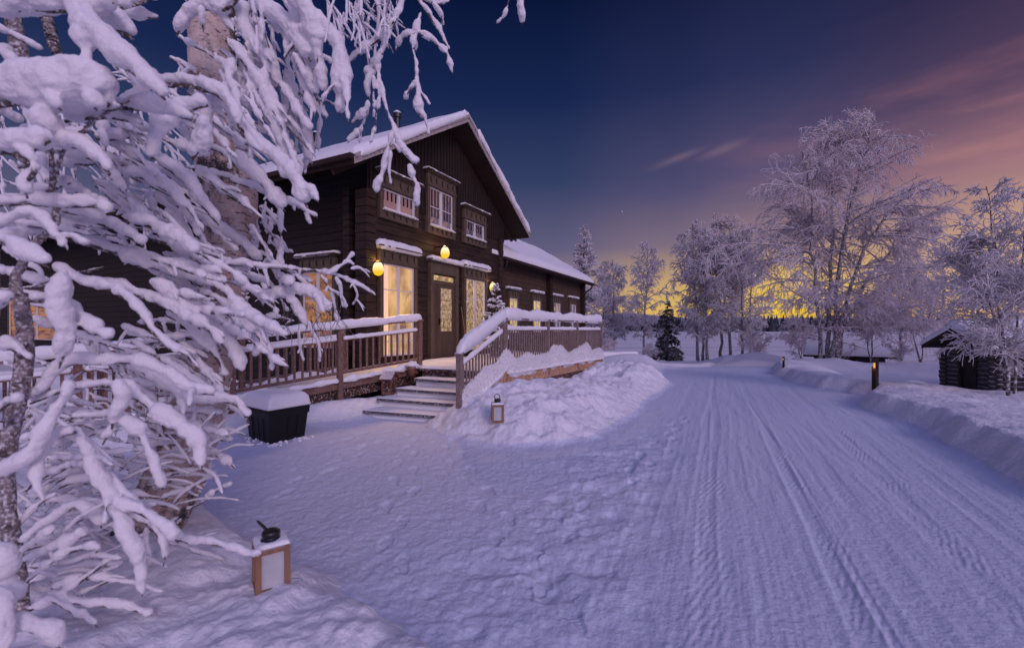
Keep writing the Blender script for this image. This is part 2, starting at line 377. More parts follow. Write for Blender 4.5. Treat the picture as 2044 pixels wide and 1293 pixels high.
def snow_pad(mb, A, B, C, D, t, nu, nv, edge=.15, seed=0, lump=.15, drop=.02, lscale=2.):
    """snow on the quad A B C D (ccw from above); height t, rounded at the edges"""
    A, B, C, D = [np.array(tuple(p), float) for p in (A, B, C, D)]
    lu = np.linalg.norm(B - A); lv = np.linalg.norm(D - A)
    def warp(n, l):
        u = np.linspace(0, 1, n); m = max(edge / l, 1e-4)
        return u
    u = np.concatenate([np.linspace(0, edge / lu, 6)[:-1], np.linspace(edge / lu, 1 - edge / lu, nu), np.linspace(1 - edge / lu, 1, 6)[1:]])
    v = np.concatenate([np.linspace(0, edge / lv, 6)[:-1], np.linspace(edge / lv, 1 - edge / lv, nv), np.linspace(1 - edge / lv, 1, 6)[1:]])
    U, V = np.meshgrid(u, v, indexing='ij')
    P = (A * ((1 - U) * (1 - V))[..., None] + B * (U * (1 - V))[..., None] + C * (U * V)[..., None] + D * ((1 - U) * V)[..., None])
    e = np.minimum(np.minimum(U, 1 - U) * lu, np.minimum(V, 1 - V) * lv) / edge
    e = np.sqrt(np.clip(1 - (1 - np.clip(e, 0, 1)) ** 2, 0, 1))
    h = t * (1 + lump * 2 * fbm(P[..., 0] * lscale, P[..., 1] * lscale + P[..., 2], 4, seed)) * (.12 + .88 * e)
    top = P.copy(); top[..., 2] += h
    bot = P.copy(); bot[..., 2] -= drop
    n, m = U.shape; idx = np.arange(n * m).reshape(n, m)
    f = np.stack([idx[:-1, :-1], idx[1:, :-1], idx[1:, 1:], idx[:-1, 1:]], -1).reshape(-1, 4)
    nb = n * m; fb = f[:, ::-1] + nb
    rim = list(idx[:, 0]) + list(idx[-1, 1:]) + list(idx[-2::-1, -1]) + list(idx[0, -2:0:-1])
    fr = [(rim[i], rim[i] + nb, rim[(i + 1) % len(rim)] + nb, rim[(i + 1) % len(rim)]) for i in range(len(rim))]
    mb.add(np.concatenate([top.reshape(-1, 3), bot.reshape(-1, 3)]), np.concatenate([f, fb, np.array(fr)]))
    return mb

# house frame: O is the foot of the door, u runs along the gable wall, n points out of it
UX, UY = .4576, .8892
O0 = (-1.93, 13.0)
def HP(s, d, z): return Vector((O0[0] + UX * s + UY * d, O0[1] + UY * s - UX * d, z))
U3 = Vector((UX, UY, 0)); N3 = Vector((UY, -UX, 0)); Z3 = Vector((0, 0, 1))
def fac(px, py, d=0.0):
    """pixel -> (s, z) on the plane d metres in front of the gable wall"""
    r = Vector(((px - CX) / F, 1, 0)); o = Vector((O0[0], O0[1], 0))
    Y = (d + N3.dot(o)) / N3.dot(r); P = r * Y; return (P - o).dot(U3), CAMZ - (py - HY) / F * Y
SL, SR = -2.77, 3.10            # gable wall ends
def sid(px, py):
    """pixel -> (d, z) on the left side wall"""
    r = Vector(((px - CX) / F, 1, 0)); c = HP(SL, 0, 0)
    Y = U3.dot(c) / U3.dot(r); P = r * Y; return (P - c).dot(N3), CAMZ - (py - HY) / F * Y
DECK = .80

# ------------------------------------------------------------------ terrain
RAMP_A = np.array([-2.13, 10.27]); RAMP_D = np.array([-.70, -.714])
def xr(y):  # right edge of the ploughed road
    return np.interp(y, [-30, 0, 3, 5, 7.4, 9.3, 10.0, 10.6, 11.8, 12.6, 14.5, 16.8, 19, 22, 30, 60], [3.5, 3.6, 4.6, 5.6, 6.8, 7.15, 7.6, 8.6, 8.7, 8.5, 8.9, 9.75, 10.9, 13, 19, 40])
_rf = np.random.default_rng(12); FEET = []
for (ax_, ay_), (bx_, by_) in (((-.9, 3.2), (-1.7, 7.7)), ((.3, 2.6), (-1.2, 7.4)), ((-1.4, 7.6), (1.2, 5.2)), ((1.3, 5.0), (3.6, 9.0)), ((-2.6, 6.9), (-1.8, 7.8)), ((-2.4, 4.6), (-1.9, 7.4)), ((.1, 3.0), (1.0, 5.2))):
    d_ = np.hypot(bx_ - ax_, by_ - ay_); ang_ = math.atan2(by_ - ay_, bx_ - ax_)
    for i_ in range(int(d_ / .36)):
        q_ = i_ * .36; sd2 = (.085 if i_ % 2 else -.085) + _rf.normal(0, .02); FEET.append((ax_ + math.cos(ang_) * q_ - math.sin(ang_) * sd2 + _rf.normal(0, .03), ay_ + math.sin(ang_) * q_ + math.cos(ang_) * sd2, ang_ + _rf.normal(0, .16)))
def foots(x, y):
    out = np.zeros_like(x)
    for fx, fy, fa in FEET:
        m_ = (np.abs(x - fx) < .25) & (np.abs(y - fy) < .25)
        if not m_.any(): continue
        dx, dy = x[m_] - fx, y[m_] - fy; a_ = dx * math.cos(fa) + dy * math.sin(fa); b_ = -dx * math.sin(fa) + dy * math.cos(fa)
        r_ = (a_ / .145) ** 2 + (b_ / (.052 + .012 * np.sign(a_))) ** 2
        out[m_] = np.maximum(out[m_], .017 * (1 - sst(.5, 1.3, r_)) + .003 * np.sin(a_ * 190) * (r_ < .9) - .003 * np.exp(-((np.sqrt(r_) - 1.25) / .16) ** 2))
    return out
def ground_h(x, y, fine=True):
    x = np.asarray(x, float); y = np.asarray(y, float)
    h = -1.0 * sst(17, 33, y) - 2.3 * sst(30, 64, y) - .0 * x
    h = h + .05 * 2 * fbm(x * .22, y * .22, 3, 3) * sst(3, 12, np.hypot(x, y))
    bank = np.zeros_like(h)
    n1 = fbm(x * .9, y * .9, 4, 11); n2 = fbm(x * 2.6, y * 2.6, 4, 21); n3 = fbm(x * 7, y * 7, 3, 31)
    # right bank
    dr = x - xr(y) + .35 * n1 + .1 * n2
    br = (.34 + .20 * n1 + .06 * n2) * sst(0, .50, dr) - .10 * sst(.8, 3.0, dr)
    drop = .98 * sst(.9, 5.5, dr) * sst(9.8, 13.5, y) * (1 - sst(19, 26, y)); br = br + .07 * 2 * fbm(x * .7 + y * .5, y * .35, 3, 81) * sst(.5, 2, dr)
    bank = np.where(dr > .3, br, np.maximum(bank, br))
    # island with the birch group, left of the far road
    di = np.minimum(y - 20.0 + .4 * n1 * 2, (xr(y) - 4.4) - x + .4 * n1)
    bank = np.maximum(bank, .22 * sst(0, .8, di) * (x > -20))
    # left of the road, by the end of the deck
    dl = np.minimum((3.9 + (y - 12) * .38) - x + .4 * n1, y - 12.5)
    bank = np.maximum(bank, .30 * sst(0, 1.0, dl))
    # ploughed mound in front of the deck
    ax, ay, bx, by = .12, 8.05, 3.75, 14.4
    t = np.clip(((x - ax) * (bx - ax) + (y - ay) * (by - ay)) / ((bx - ax) ** 2 + (by - ay) ** 2), 0, 1)
    dm = np.hypot(x - ax - t * (bx - ax), y - ay - t * (by - ay)) + .30 * n1 + .12 * n2
    Rm = 1.80 - .35 * t
    pm = np.clip(1 - dm / Rm, 0, 1)
    rid = .22 - np.abs(fbm(x * 2.2, y * 2.2, 4, 121)) * 2
    mound = .13 * rid * sst(0, .3, pm) + (.50 + .10 * np.sin(t * 9)) * sst(0, .62, pm) * (1 + .35 * n1) + .26 * n2 * sst(0, .25, pm) + .09 * n3 * sst(0, .25, pm)
    bank = np.maximum(bank, mound)
    # near bank at bottom left
    p0 = np.array([-3.5, 4.72]); p1 = np.array([-.22, 2.15]); dv = (p1 - p0) / np.linalg.norm(p1 - p0); nv = np.array([dv[1], -dv[0]])
    sd = (x - p0[0]) * nv[0] + (y - p0[1]) * nv[1]
    al = (x - p0[0]) * dv[0] + (y - p0[1]) * dv[1]
    sd = sd + .16 * n1 + .06 * n2 - .5 * sst(0, 1.5, -al) * 0
    nb = (.37 + .18 * n1) * sst(0, .42, sd) + (.16 * n2 + .045 * n3) * sst(0, .2, sd) * (y < 6)
    nb = nb * (1 - sst(4.6, 6.6, y)) * (1 - .9 * sst(.3, 1.6, x))
    # hollow round the lantern
    nb = nb - (nb - .17) * .92 * np.exp(-(((x + 1.42) / .30) ** 2 + ((y - 2.80) / .22) ** 2))
    bank = np.maximum(bank, nb)
    # snow shovelled against the ramp and beside the steps
    qx = x - RAMP_A[0]; qy = y - RAMP_A[1]; tt = qx * RAMP_D[0] + qy * RAMP_D[1]; dd = qx * (-RAMP_D[1]) + qy * RAMP_D[0]
    bs = .26 * np.exp(-((dd - .15) / .45) ** 2) * sst(-.2, .3, tt) * (1 - sst(5.5, 7.5, tt)) * (1 + .8 * n1)
    bank = np.maximum(bank, bs)
    bank = np.maximum(bank, .42 * np.exp(-(((x + 2.45) / .42) ** 2 + ((y - 9.55) / .45) ** 2)))
    # single humps
    for cx, cy, rx, ry, hh in ((11.9, 12.9, .9, .6, .38), (17.5, 32, 2.6, 1.6, 1.0), (17.3, 24.4, 1.8, 1.4, .28), (5.2, 19.5, 1.6, .9, .35), (14.6, 27, 2.2, 1.2, .45)):
        bank = bank + hh * np.exp(-(((x - cx) / rx) ** 2 + ((y - cy) / ry) ** 2))
    h = h + bank - drop
    if fine:
        pk = 1 - sst(.01, .08, bank)
        near = 1 - sst(14, 26, np.hypot(x, y))
        # trodden yard on the left, tyre tracks on the right
        v0 = x - .458 * y
        yard = 1 - sst(-1.6, -.3, v0 + .5 * n1)
        trod = fbm(x * 3.2, y * 3.2, 4, 41); steps = np.clip(fbm(x * 4.5, y * 4.5, 2, 51) - .05, 0, 1)
        tz = np.exp(-((v0 + 1.15) / .75) ** 2) * (1 - sst(5, 9, y))
        h = h + pk * near * (yard * (.022 * trod + .018 * fbm(x * 20, y * 20, 3, 46) - .03 * np.clip(fbm(x * 6, y * 6, 2, 55) - .12, 0, 1)) + tz * (.075 * trod - .10 * steps + .03 * n3))
        h = h - pk * near * foots(x, y)
        h = h + pk * near * (.004 * 2 * fbm(x * 5 - y * 2, y * 2.5, 3, 61) + .0030 * 2 * fbm(x * 30, y * 30, 2, 63))
        vv_ = x - .47 * y + .15 * fbm(y * .3, y * 0, 2, 91); h = h + pk * near * (1 - .75 * yard) * (.3 + 1.2 * vnoise(x * .7, y * .35, 99)) * (.013 * fbm(vv_ * 6.5, y * .22, 4, 92, .62) + .011 * fbm(vv_ * 16, y * .9, 3, 93, .6) + .010 * fbm((x - .3 * y) * 9, y * .35, 3, 94))
        for c, k, w, dp, sd_ in TRACKS:
            v = x - k * y - c + .10 * 2 * fbm(y * .35, y * 0 + sd_, 2, sd_)
            ex = 1 - sst(.0, .6, vnoise(y * .5, y * 0 + sd_, sd_ + 7) - .45) * .7
            h = h - pk * near * ex * dp * .34 * np.exp(-(v / w) ** 4)
            h = h + pk * near * ex * dp * .24 * (np.exp(-((np.abs(v) - w * 1.35) / (w * .35)) ** 2))
        h = h + (1 - pk) * near * .012 * 2 * fbm(x * 12, y * 12, 3, 71)
    return h, bank
TRACKS = [(.85, .455, .075, .030, 1), (-.05, .458, .07, .020, 2), (-.25, .47, .06, .014, 3), (-.62, .45, .08, .014, 4), (.25, .462, .07, .010, 5), (.55, .45, .10, .008, 6),
          (1.25, .47, .09, .010, 7), (1.62, .50, .10, .016, 8), (2.1, .53, .08, .014, 9), (2.55, .52, .12, .012, 10), (3.05, .55, .09, .014, 11), (3.6, .50, .08, .010, 12), (.99, .44, .03, .018, 13), (2.0, .40, .05, .008, 14)]
GROUPS = {}
def gz(x, y): return float(ground_h(np.array([x]), np.array([y]), False)[0][0])
def foot(px, py, lo=1.5, hi=80):
    """where the sight line of a pixel meets the snow"""
    Y = np.exp(np.linspace(math.log(lo), math.log(hi), 4000)); x = (px - CX) / F * Y; z = CAMZ - (py - HY) / F * Y
    g = ground_h(x, Y, False)[0]; k = np.argmax(z <= g)
    return Vector((x[k], Y[k], g[k]))
def polar(a0, a1, na, radii):
    A, Rr = np.meshgrid(np.linspace(R(a0), R(a1), na), radii, indexing='ij')
    return Rr * np.sin(A), Rr * np.cos(A)
def terrain():
    radii = np.exp(np.linspace(math.log(1.25), math.log(82), 860))
    X, Y = polar(-57, 57, 900, radii)
    H, B = ground_h(X, Y)
    n, m = X.shape; idx = np.arange(n * m).reshape(n, m)
    f = np.stack([idx[:-1, :-1], idx[:-1, 1:], idx[1:, 1:], idx[1:, :-1]], -1).reshape(-1, 4)[:, ::-1]
    cenB = B.ravel()[f].mean(1); cy = Y.ravel()[f].mean(1); cx = X.ravel()[f].mean(1)
    isroad = (cenB < .045) & (cy < 34) & (cx > -7)
    # nothing of the road under the house or the deck
    sdeck = (cx - O0[0]) * UX + (cy - O0[1]) * UY; ddeck = (cx - O0[0]) * UY - (cy - O0[1]) * UX
    isroad &= ~((ddeck < 3.2) & (sdeck > -3)) & ~((ddeck < 0))
    # tread attribute
    tr = np.zeros(n * m)
    x = X.ravel(); y = Y.ravel()
    for c, k, w, dp, sd_ in TRACKS:
        v = x - k * y - c + .10 * 2 * fbm(y * .35, y * 0 + sd_, 2, sd_)
        tr = np.maximum(tr, np.exp(-((v - .08) / (w * 1.5)) ** 4) * (sd_ in (1, 2, 3, 8)))
    V = np.stack([x, y, H.ravel()], 1)
    for name, sel, mat in (('road', isroad, None), ('ground', ~isroad, None)):
        ff = f[sel]; used = np.unique(ff); remap = np.full(n * m, -1); remap[used] = np.arange(len(used))
        mb = MB(); mb.add(V[used], remap[ff])
        if name == 'ground':   # the rest of the ground, round behind the camera, and the inner disc
            rr = radii[::12]; X2, Y2 = polar(57, 303, 120, np.concatenate([rr, [120, 200, 400]])); H2, _ = ground_h(X2, Y2, False); H2 = np.where(np.hypot(X2, Y2) > 100, -1.0, H2)
            n2, m2 = X2.shape; i2 = np.arange(n2 * m2).reshape(n2, m2)
            f2 = np.stack([i2[:-1, :-1], i2[:-1, 1:], i2[1:, 1:], i2[1:, :-1]], -1).reshape(-1, 4)[:, ::-1]
            mb.add(np.stack([X2.ravel(), Y2.ravel(), H2.ravel()], 1), f2)
            a = np.linspace(0, 2 * np.pi, 61)[:-1]; px_ = 1.26 * np.sin(a); py_ = 1.26 * np.cos(a); hz = ground_h(px_, py_, False)[0]
            mb.add(np.vstack([np.stack([px_, py_, hz], 1), [[0, 0, gz(0, 0)]]]), f3=[((i + 1) % 60, i, 60) for i in range(60)])
        o = mb.build(name, ROADM if name == 'road' else GROUNDM, smooth=True); tag(o, kind='structure')
        at_ = o.data.attributes.new('tread', 'FLOAT', 'POINT'); val = np.zeros(len(o.data.vertices), np.float32); val[:len(used)] = tr[used]; at_.data.foreach_set('value', val)
def snow_ground(name, base, tread):
    m = M_(name, base, .7, bump=.0, spec=.3); t = m.node_tree; n = t.nodes; l = t.links; p = n['Principled BSDF']
    c = n.new('ShaderNodeTexCoord')
    z1 = n.new('ShaderNodeTexNoise'); z1.inputs['Scale'].default_value = 22 if tread else 14; z1.inputs['Detail'].default_value = 6; z1.inputs['Roughness'].default_value = .62; l.new(c.outputs['Object'], z1.inputs[0])
    b1 = n.new('ShaderNodeBump'); b1.inputs['Distance'].default_value = .016 if tread else .03; b1.inputs['Strength'].default_value = 1; l.new(z1.outputs[0], b1.inputs['Height'])
    last = b1
    if tread:
        mp = n.new('ShaderNodeMapping'); mp.inputs['Rotation'].default_value = (0, 0, R(-24.6 + 65)); l.new(c.outputs['Object'], mp.inputs[0])
        w = n.new('ShaderNodeTexWave'); w.inputs['Scale'].default_value = 6.5; w.inputs['Distortion'].default_value = 2.6; w.inputs['Detail'].default_value = 1.5; w.inputs['Detail Scale'].default_value = 1; l.new(mp.outputs[0], w.inputs[0])
        a = n.new('ShaderNodeAttribute'); a.attribute_name = 'tread'
        zz = n.new('ShaderNodeTexNoise'); zz.inputs['Scale'].default_value = 1.6; l.new(c.outputs['Object'], zz.inputs[0])
        mr = n.new('ShaderNodeMapRange'); mr.inputs[1].default_value = .47; mr.inputs[2].default_value = .58; l.new(zz.outputs[0], mr.inputs[0])
        mu = n.new('ShaderNodeMath'); mu.operation = 'MULTIPLY'; l.new(w.outputs[1], mu.inputs[0]); l.new(a.outputs['Fac'], mu.inputs[1])
        mu2 = n.new('ShaderNodeMath'); mu2.operation = 'MULTIPLY'; l.new(mu.outputs[0], mu2.inputs[0]); l.new(mr.outputs[0], mu2.inputs[1])
        b2 = n.new('ShaderNodeBump'); b2.inputs['Distance'].default_value = .0032; l.new(mu2.outputs[0], b2.inputs['Height']); l.new(b1.outputs[0], b2.inputs['Normal']); last = b2
    l.new(last.outputs[0], p.inputs['Normal']); return m
GROUNDM = snow_ground('ground snow', (.80, .81, .87), False)
ROADM = snow_ground('packed road snow', (.66, .70, .84), True)
terrain()
# lake, far shore
LAKEZ = -3.0
lk = MB()
xs = np.linspace(-1500, 2200, 40); ys = np.array([58., 75, 100, 150, 220, 330, 480, 640, 700])
XX, YY = np.meshgrid(xs, ys, indexing='ij'); ii = np.arange(XX.size).reshape(XX.shape)
lk.add(np.stack([XX.ravel(), YY.ravel(), np.full(XX.size, LAKEZ)], 1), np.stack([ii[:-1, :-1], ii[1:, :-1], ii[1:, 1:], ii[:-1, 1:]], -1).reshape(-1, 4))
LAKEM = M_('lake snow', (.60, .60, .66), .8, var=(.84, .82, .86), vscale=1, stretch=(.012, .09, 1), bump=.05, bscale=2)
tag(lk.build('lake', LAKEM), kind='structure')
hb = MB()
xs = np.linspace(-2400, 3400, 240); rows = [(620, -3.2), (680, 2), (900, 12), (1500, 30), (3500, 30)]
vv = []
for yy, zz in rows:
    hh = zz + (zz > 3) * 26 * (fbm(xs / 500, xs * 0 + yy / 700, 4, 5)) + (yy == 1500) * 22 * np.exp(-((xs / yy - .26) / .09) ** 2)
    vv.append(np.stack([xs, np.full_like(xs, yy), hh], 1))
vv = np.array(vv); ii = np.arange(len(rows) * len(xs)).reshape(len(rows), len(xs))
hb.add(vv.reshape(-1, 3), np.stack([ii[:-1, :-1], ii[:-1, 1:], ii[1:, 1:], ii[1:, :-1]], -1).reshape(-1, 4))
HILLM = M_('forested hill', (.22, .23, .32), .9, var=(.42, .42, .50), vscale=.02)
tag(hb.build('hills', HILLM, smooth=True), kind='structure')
fr = MB(); rng = np.random.default_rng(5)
nT = 2600; tx = rng.uniform(-900, 1500, nT); ty = rng.uniform(612, 690, nT); th_ = rng.uniform(13, 24, nT) * (1 - .35 * (rng.random(nT) < .3))
tzb = np.interp(ty, [620, 690], [-3, 2.2]); tw = th_ * rng.uniform(.14, .2, nT)
for q in range(nT):
    k = 5; a = np.arange(k) * 2 * np.pi / k + rng.random(); 
    v = [(tx[q] + tw[q] * math.cos(b) * (1.0), ty[q] + tw[q] * math.sin(b), tzb[q]) for b in a] + [(tx[q], ty[q], tzb[q] + th_[q])]
    fr.add(v, f3=[(i, (i + 1) % k, k) for i in range(k)])
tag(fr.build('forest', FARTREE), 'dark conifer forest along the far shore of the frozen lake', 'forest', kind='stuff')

# ------------------------------------------------------------------ the house
house = empty('log_house', HP(0, 0, 0), 'two storey dark log lodge with snowy gable roof, carved window trims and long low wing', 'house')
def log_wall(mb, P, Q, nrm, z0, z1, course=.2, th=.18, g=.016):
    P, Q, nrm = Vector(P), Vector(Q), Vector(nrm)
    k = max(1, round((z1 - z0) / course)); c = (z1 - z0) / k
    for i in range(k):
        a = z0 + i * c
        prof = [(-th, a), (-g, a), (0, a + g), (0, a + c - g), (-g, a + c), (-th, a + c)]
        poly = [Vector((P.x, P.y, 0)) + nrm * d + Z3 * z for d, z in prof]
        mb.prism(poly, Vector((Q.x - P.x, Q.y - P.y, 0)))
ZL = 4.82                       # top of the log part of the gable wall
EZ, AZ, CS, HW = 5.22, 7.80, .155, 4.22   # roof: eave z, apex z, centre s, half width
GOV = .65
w = MB(); log_wall(w, HP(SL - .36, 0, 0), HP(SR + .3, 0, 0), N3, .55, ZL)
w.build('wall', LOG, house)
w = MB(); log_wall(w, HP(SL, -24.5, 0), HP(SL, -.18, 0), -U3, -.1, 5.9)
w.build('side_wall', SHADELOG, house)
w = MB(); log_wall(w, HP(SR, -12, 0), HP(SR, -.18, 0), U3, .5, 5.9)
w.build('side_wall', LOG, house)
# cross-jointed log ends at both corners
for s0, s1, zt in ((SL - .40, SL - .10, 5.0), (SR + .02, SR + .30, 5.0)):
    w = MB(); k = int((zt - .5) / .2)
    for i in range(k):
        w.box(HP((s0 + s1) / 2, -.1, .5 + i * .2 + .1), U3 * (s1 - s0) / 2, N3 * (.17 + .012 * (i % 2)), Z3 * .092)
    w.build('log_end', LOG, house)
w = MB(); 
for i in range(24): w.box(HP(SL - .12, -.75, .5 + i * .19 + .09), U3 * .12, N3 * .10, Z3 * .088)
w.build('log_end', LOG, house)
# vertical boarding of the gable
gb = MB()
def roofz(s): return AZ - (AZ - EZ) / HW * abs(s - CS)
s = SL - .25
slope = (AZ - EZ) / HW
while s < SR + .3:
    a, b = s, s + .145
    za, zb = roofz(a) - .22, roofz(b) - .22
    if min(za, zb) > ZL:
        poly = [HP(a + .008, .0, ZL - .03), HP(b - .008, .0, ZL - .03), HP(b - .008, .0, zb), HP(a + .008, .0, za)]
        gb.prism(poly, N3 * .022)
        gb.box(HP(b, .022, (ZL - .05 + zb) / 2), U3 * .022, N3 * .016, Z3 * (zb - ZL) / 2)
    s += .145
gb.prism([HP(SL - .3, -.02, ZL - .04), HP(SR + .3, -.02, ZL - .04), HP(SR + .3, -.02, roofz(SR + .3)), HP(CS, -.02, AZ - .2), HP(SL - .3, -.02, roofz(SL - .3))], N3 * .015)
gb.build('gable_boards', BOARD, house)
# roof slabs
rf = MB(); LB = -25
for sg in (-1, 1):
    e = CS + sg * HW
    rf.prism([HP(e, GOV - .03, EZ), HP(CS, GOV - .03, AZ), HP(CS, GOV - .03, AZ - .16), HP(e, GOV - .03, EZ - .16)], -N3 * (GOV - .03 - LB))
roof = rf.build('roof', SOFFIT, house)
for dd in np.arange(-.05, -24, -1.2):                       # rafter ends under the eaves
    for sg in (-1, 1):
        e = CS + sg * (HW - .06); i_ = CS + sg * (HW - 1.35)
        ra = MB(); ra.bar(HP(e, dd, EZ - .23 + .03), HP(i_, dd, EZ - .23 + .03 + 1.29 * slope), .09, .13); ra.build('rafter', SOFFIT, roof)
for sg in (-1, 1):
    b = MB(); e = CS + sg * (HW + .01)
    b.prism([HP(e, GOV, EZ - .17), HP(CS, GOV, AZ - .17), HP(CS, GOV, AZ + .03), HP(e, GOV, EZ + .03)], N3 * .035)
    b.prism([HP(e, GOV + .037, EZ - .055), HP(CS, GOV + .037, AZ - .055), HP(CS, GOV + .037, AZ + .04), HP(e, GOV + .037, EZ + .04)], N3 * .025)
    b.build('bargeboard', FASCIA, roof)
b = MB(); b.box(HP(CS - HW - .06, (GOV + LB) / 2, EZ - .02), U3 * .05, N3 * (GOV - LB) / 2, Z3 * .05); b.build('gutter', SOFFIT, roof)
b = MB(); b.box(HP(CS + HW + .06, (GOV - 12) / 2, EZ - .02), U3 * .05, N3 * (GOV + 12) / 2, Z3 * .05); b.build('gutter', SOFFIT, roof)
for sg in (-1, 1):
    b = MB(); e = CS + sg * (HW + .03)
    c1, c2, c3, c4 = HP(e, GOV + .05, EZ + .03), HP(e, LB, EZ + .03), HP(CS, LB, AZ + .03), HP(CS, GOV + .05, AZ + .03)
    if sg < 0: snow_pad(b, c4, c3, c2, c1, .17, 120, 26, edge=.22, seed=3, lump=.22)
    else: snow_pad(b, c1, c2, c3, c4, .20, 120, 26, edge=.24, seed=4, lump=.3)
    b.build('roof_snow', ROOFSNOW, roof, smooth=True)
# snow lobe sliding over the right bargeboard
b = MB(); snow_strip(b, [HP(CS + .5, GOV + .03, roofz(CS + .5) + .02), HP(CS + HW - .1, GOV + .03, EZ + .05)], .16, .16, seed=8, lump=.6); b.build('roof_snow', ROOFSNOW, roof, smooth=True)
b = MB(); snow_strip(b, [HP(CS - .1, GOV + .02, AZ + .0), HP(CS - HW + .1, GOV + .02, EZ + .05)], .12, .14, seed=9, lump=.35); b.build('roof_snow', ROOFSNOW, roof, smooth=True)
def stack(px, py, ph, wpx, Yd, nm):
    p = at(px, py, Yd); b = MB(); hgt = ph / F * Yd; r = wpx / F * Yd / 2
    b.tubes([p - Z3 * 1.2, p + Z3 * hgt * .45], [r * .8, r * .8], 14); b.tubes([p + Z3 * hgt * .45, p + Z3 * hgt], [r * 1.15, r * 1.1], 14)
    c = b.build(nm, BLACKM, roof)
    b = MB(); b.tubes([p + Z3 * hgt, p + Z3 * (hgt + .04), p + Z3 * (hgt + .08)], [r, r * 1.02, r * .6], 14); b.build('cap_snow', SNOW, c, smooth=True)
stack(793, 243, 16, 14, 14.6, 'chimney')
stack(631, 272, 5, 14, 17.5, 'roof_vent')

# the wing
RC = -.5                                         # recess of the wing wall
WR = 14.0
w = MB(); log_wall(w, HP(SR, RC, 0), HP(WR, RC, 0), N3, .5, 4.34, course=.185); w.build('wing_wall', LOGW, house)
w = MB(); log_wall(w, HP(WR, RC - 7, 0), HP(WR, RC - .18, 0), U3, .2, 4.34, course=.185); w.build('wing_wall', LOGW, house)
gx = MB(); gx.prism([HP(WR - .05, RC - .1, 4.3), HP(WR - .05, RC - 6.8, 4.3), HP(WR - .05, RC - 3.4, 6.3)], U3 * .1); gx.build('wing_gable', BOARD, house)
for pxa in (1093, 1160):
    sc_ = fac(pxa, 600, RC)[0]
    w = MB()
    for i in range(20): w.box(HP(sc_, RC + .06, .5 + i * .19 + .09), U3 * .16, N3 * (.15 + .01 * (i % 2)), Z3 * .087)
    w.build('log_end', SOFFIT, house)
WE, WA, WD = 4.28, 6.45, 3.55
wr = MB(); s0, s1 = SR - .4, 14.5
for sg in (-1, 1):
    c_ = -WD - .0; e = c_ + sg * WD; 
    wr.prism([HP(s0, e, WE), HP(s0, c_, WA), HP(s0, c_, WA - .15), HP(s0, e, WE - .15)], U3 * (s1 - s0))
wroof = wr.build('wing_roof', SOFFIT, house)
b = MB(); b.box(HP((3.5 + s1) / 2, .05, WE - .04), U3 * (s1 - 3.5) / 2, N3 * .05, Z3 * .05); b.build('gutter', SOFFIT, wroof)
for sx in (3.75, 14.2):
    b = MB(); b.tubes(smooth_path([tuple(HP(sx, .04, WE - .08)), tuple(HP(sx, -.02, WE - .3)), tuple(HP(sx, -.3, WE - .5)), tuple(HP(sx, -.42, WE - .75)), tuple(HP(sx, -.42, .9))], 14), np.full(14, .045), 8); b.build('downpipe', BLACKM, wroof, smooth=True)
for sg in (-1, 1):
    b = MB(); c_ = -WD; e = c_ + sg * (WD + .03)
    q = [HP(s0, e, WE + .02), HP(s1 + .04, e, WE + .02), HP(s1 + .04, c_, WA + .02), HP(s0, c_, WA + .02)]
    if sg < 0: q = q[::-1]
    snow_pad(b, *q, .26, 70, 20, edge=.25, seed=6 + sg, lump=.2); b.build('roof_snow', ROOFSNOW, wroof, smooth=True)
b = MB(); p = HP(9.6, -2.6, 6.0); b.tubes([p, p + Z3 * .62], [.09, .09], 10); b.build('roof_vent', BLACKM, wroof)

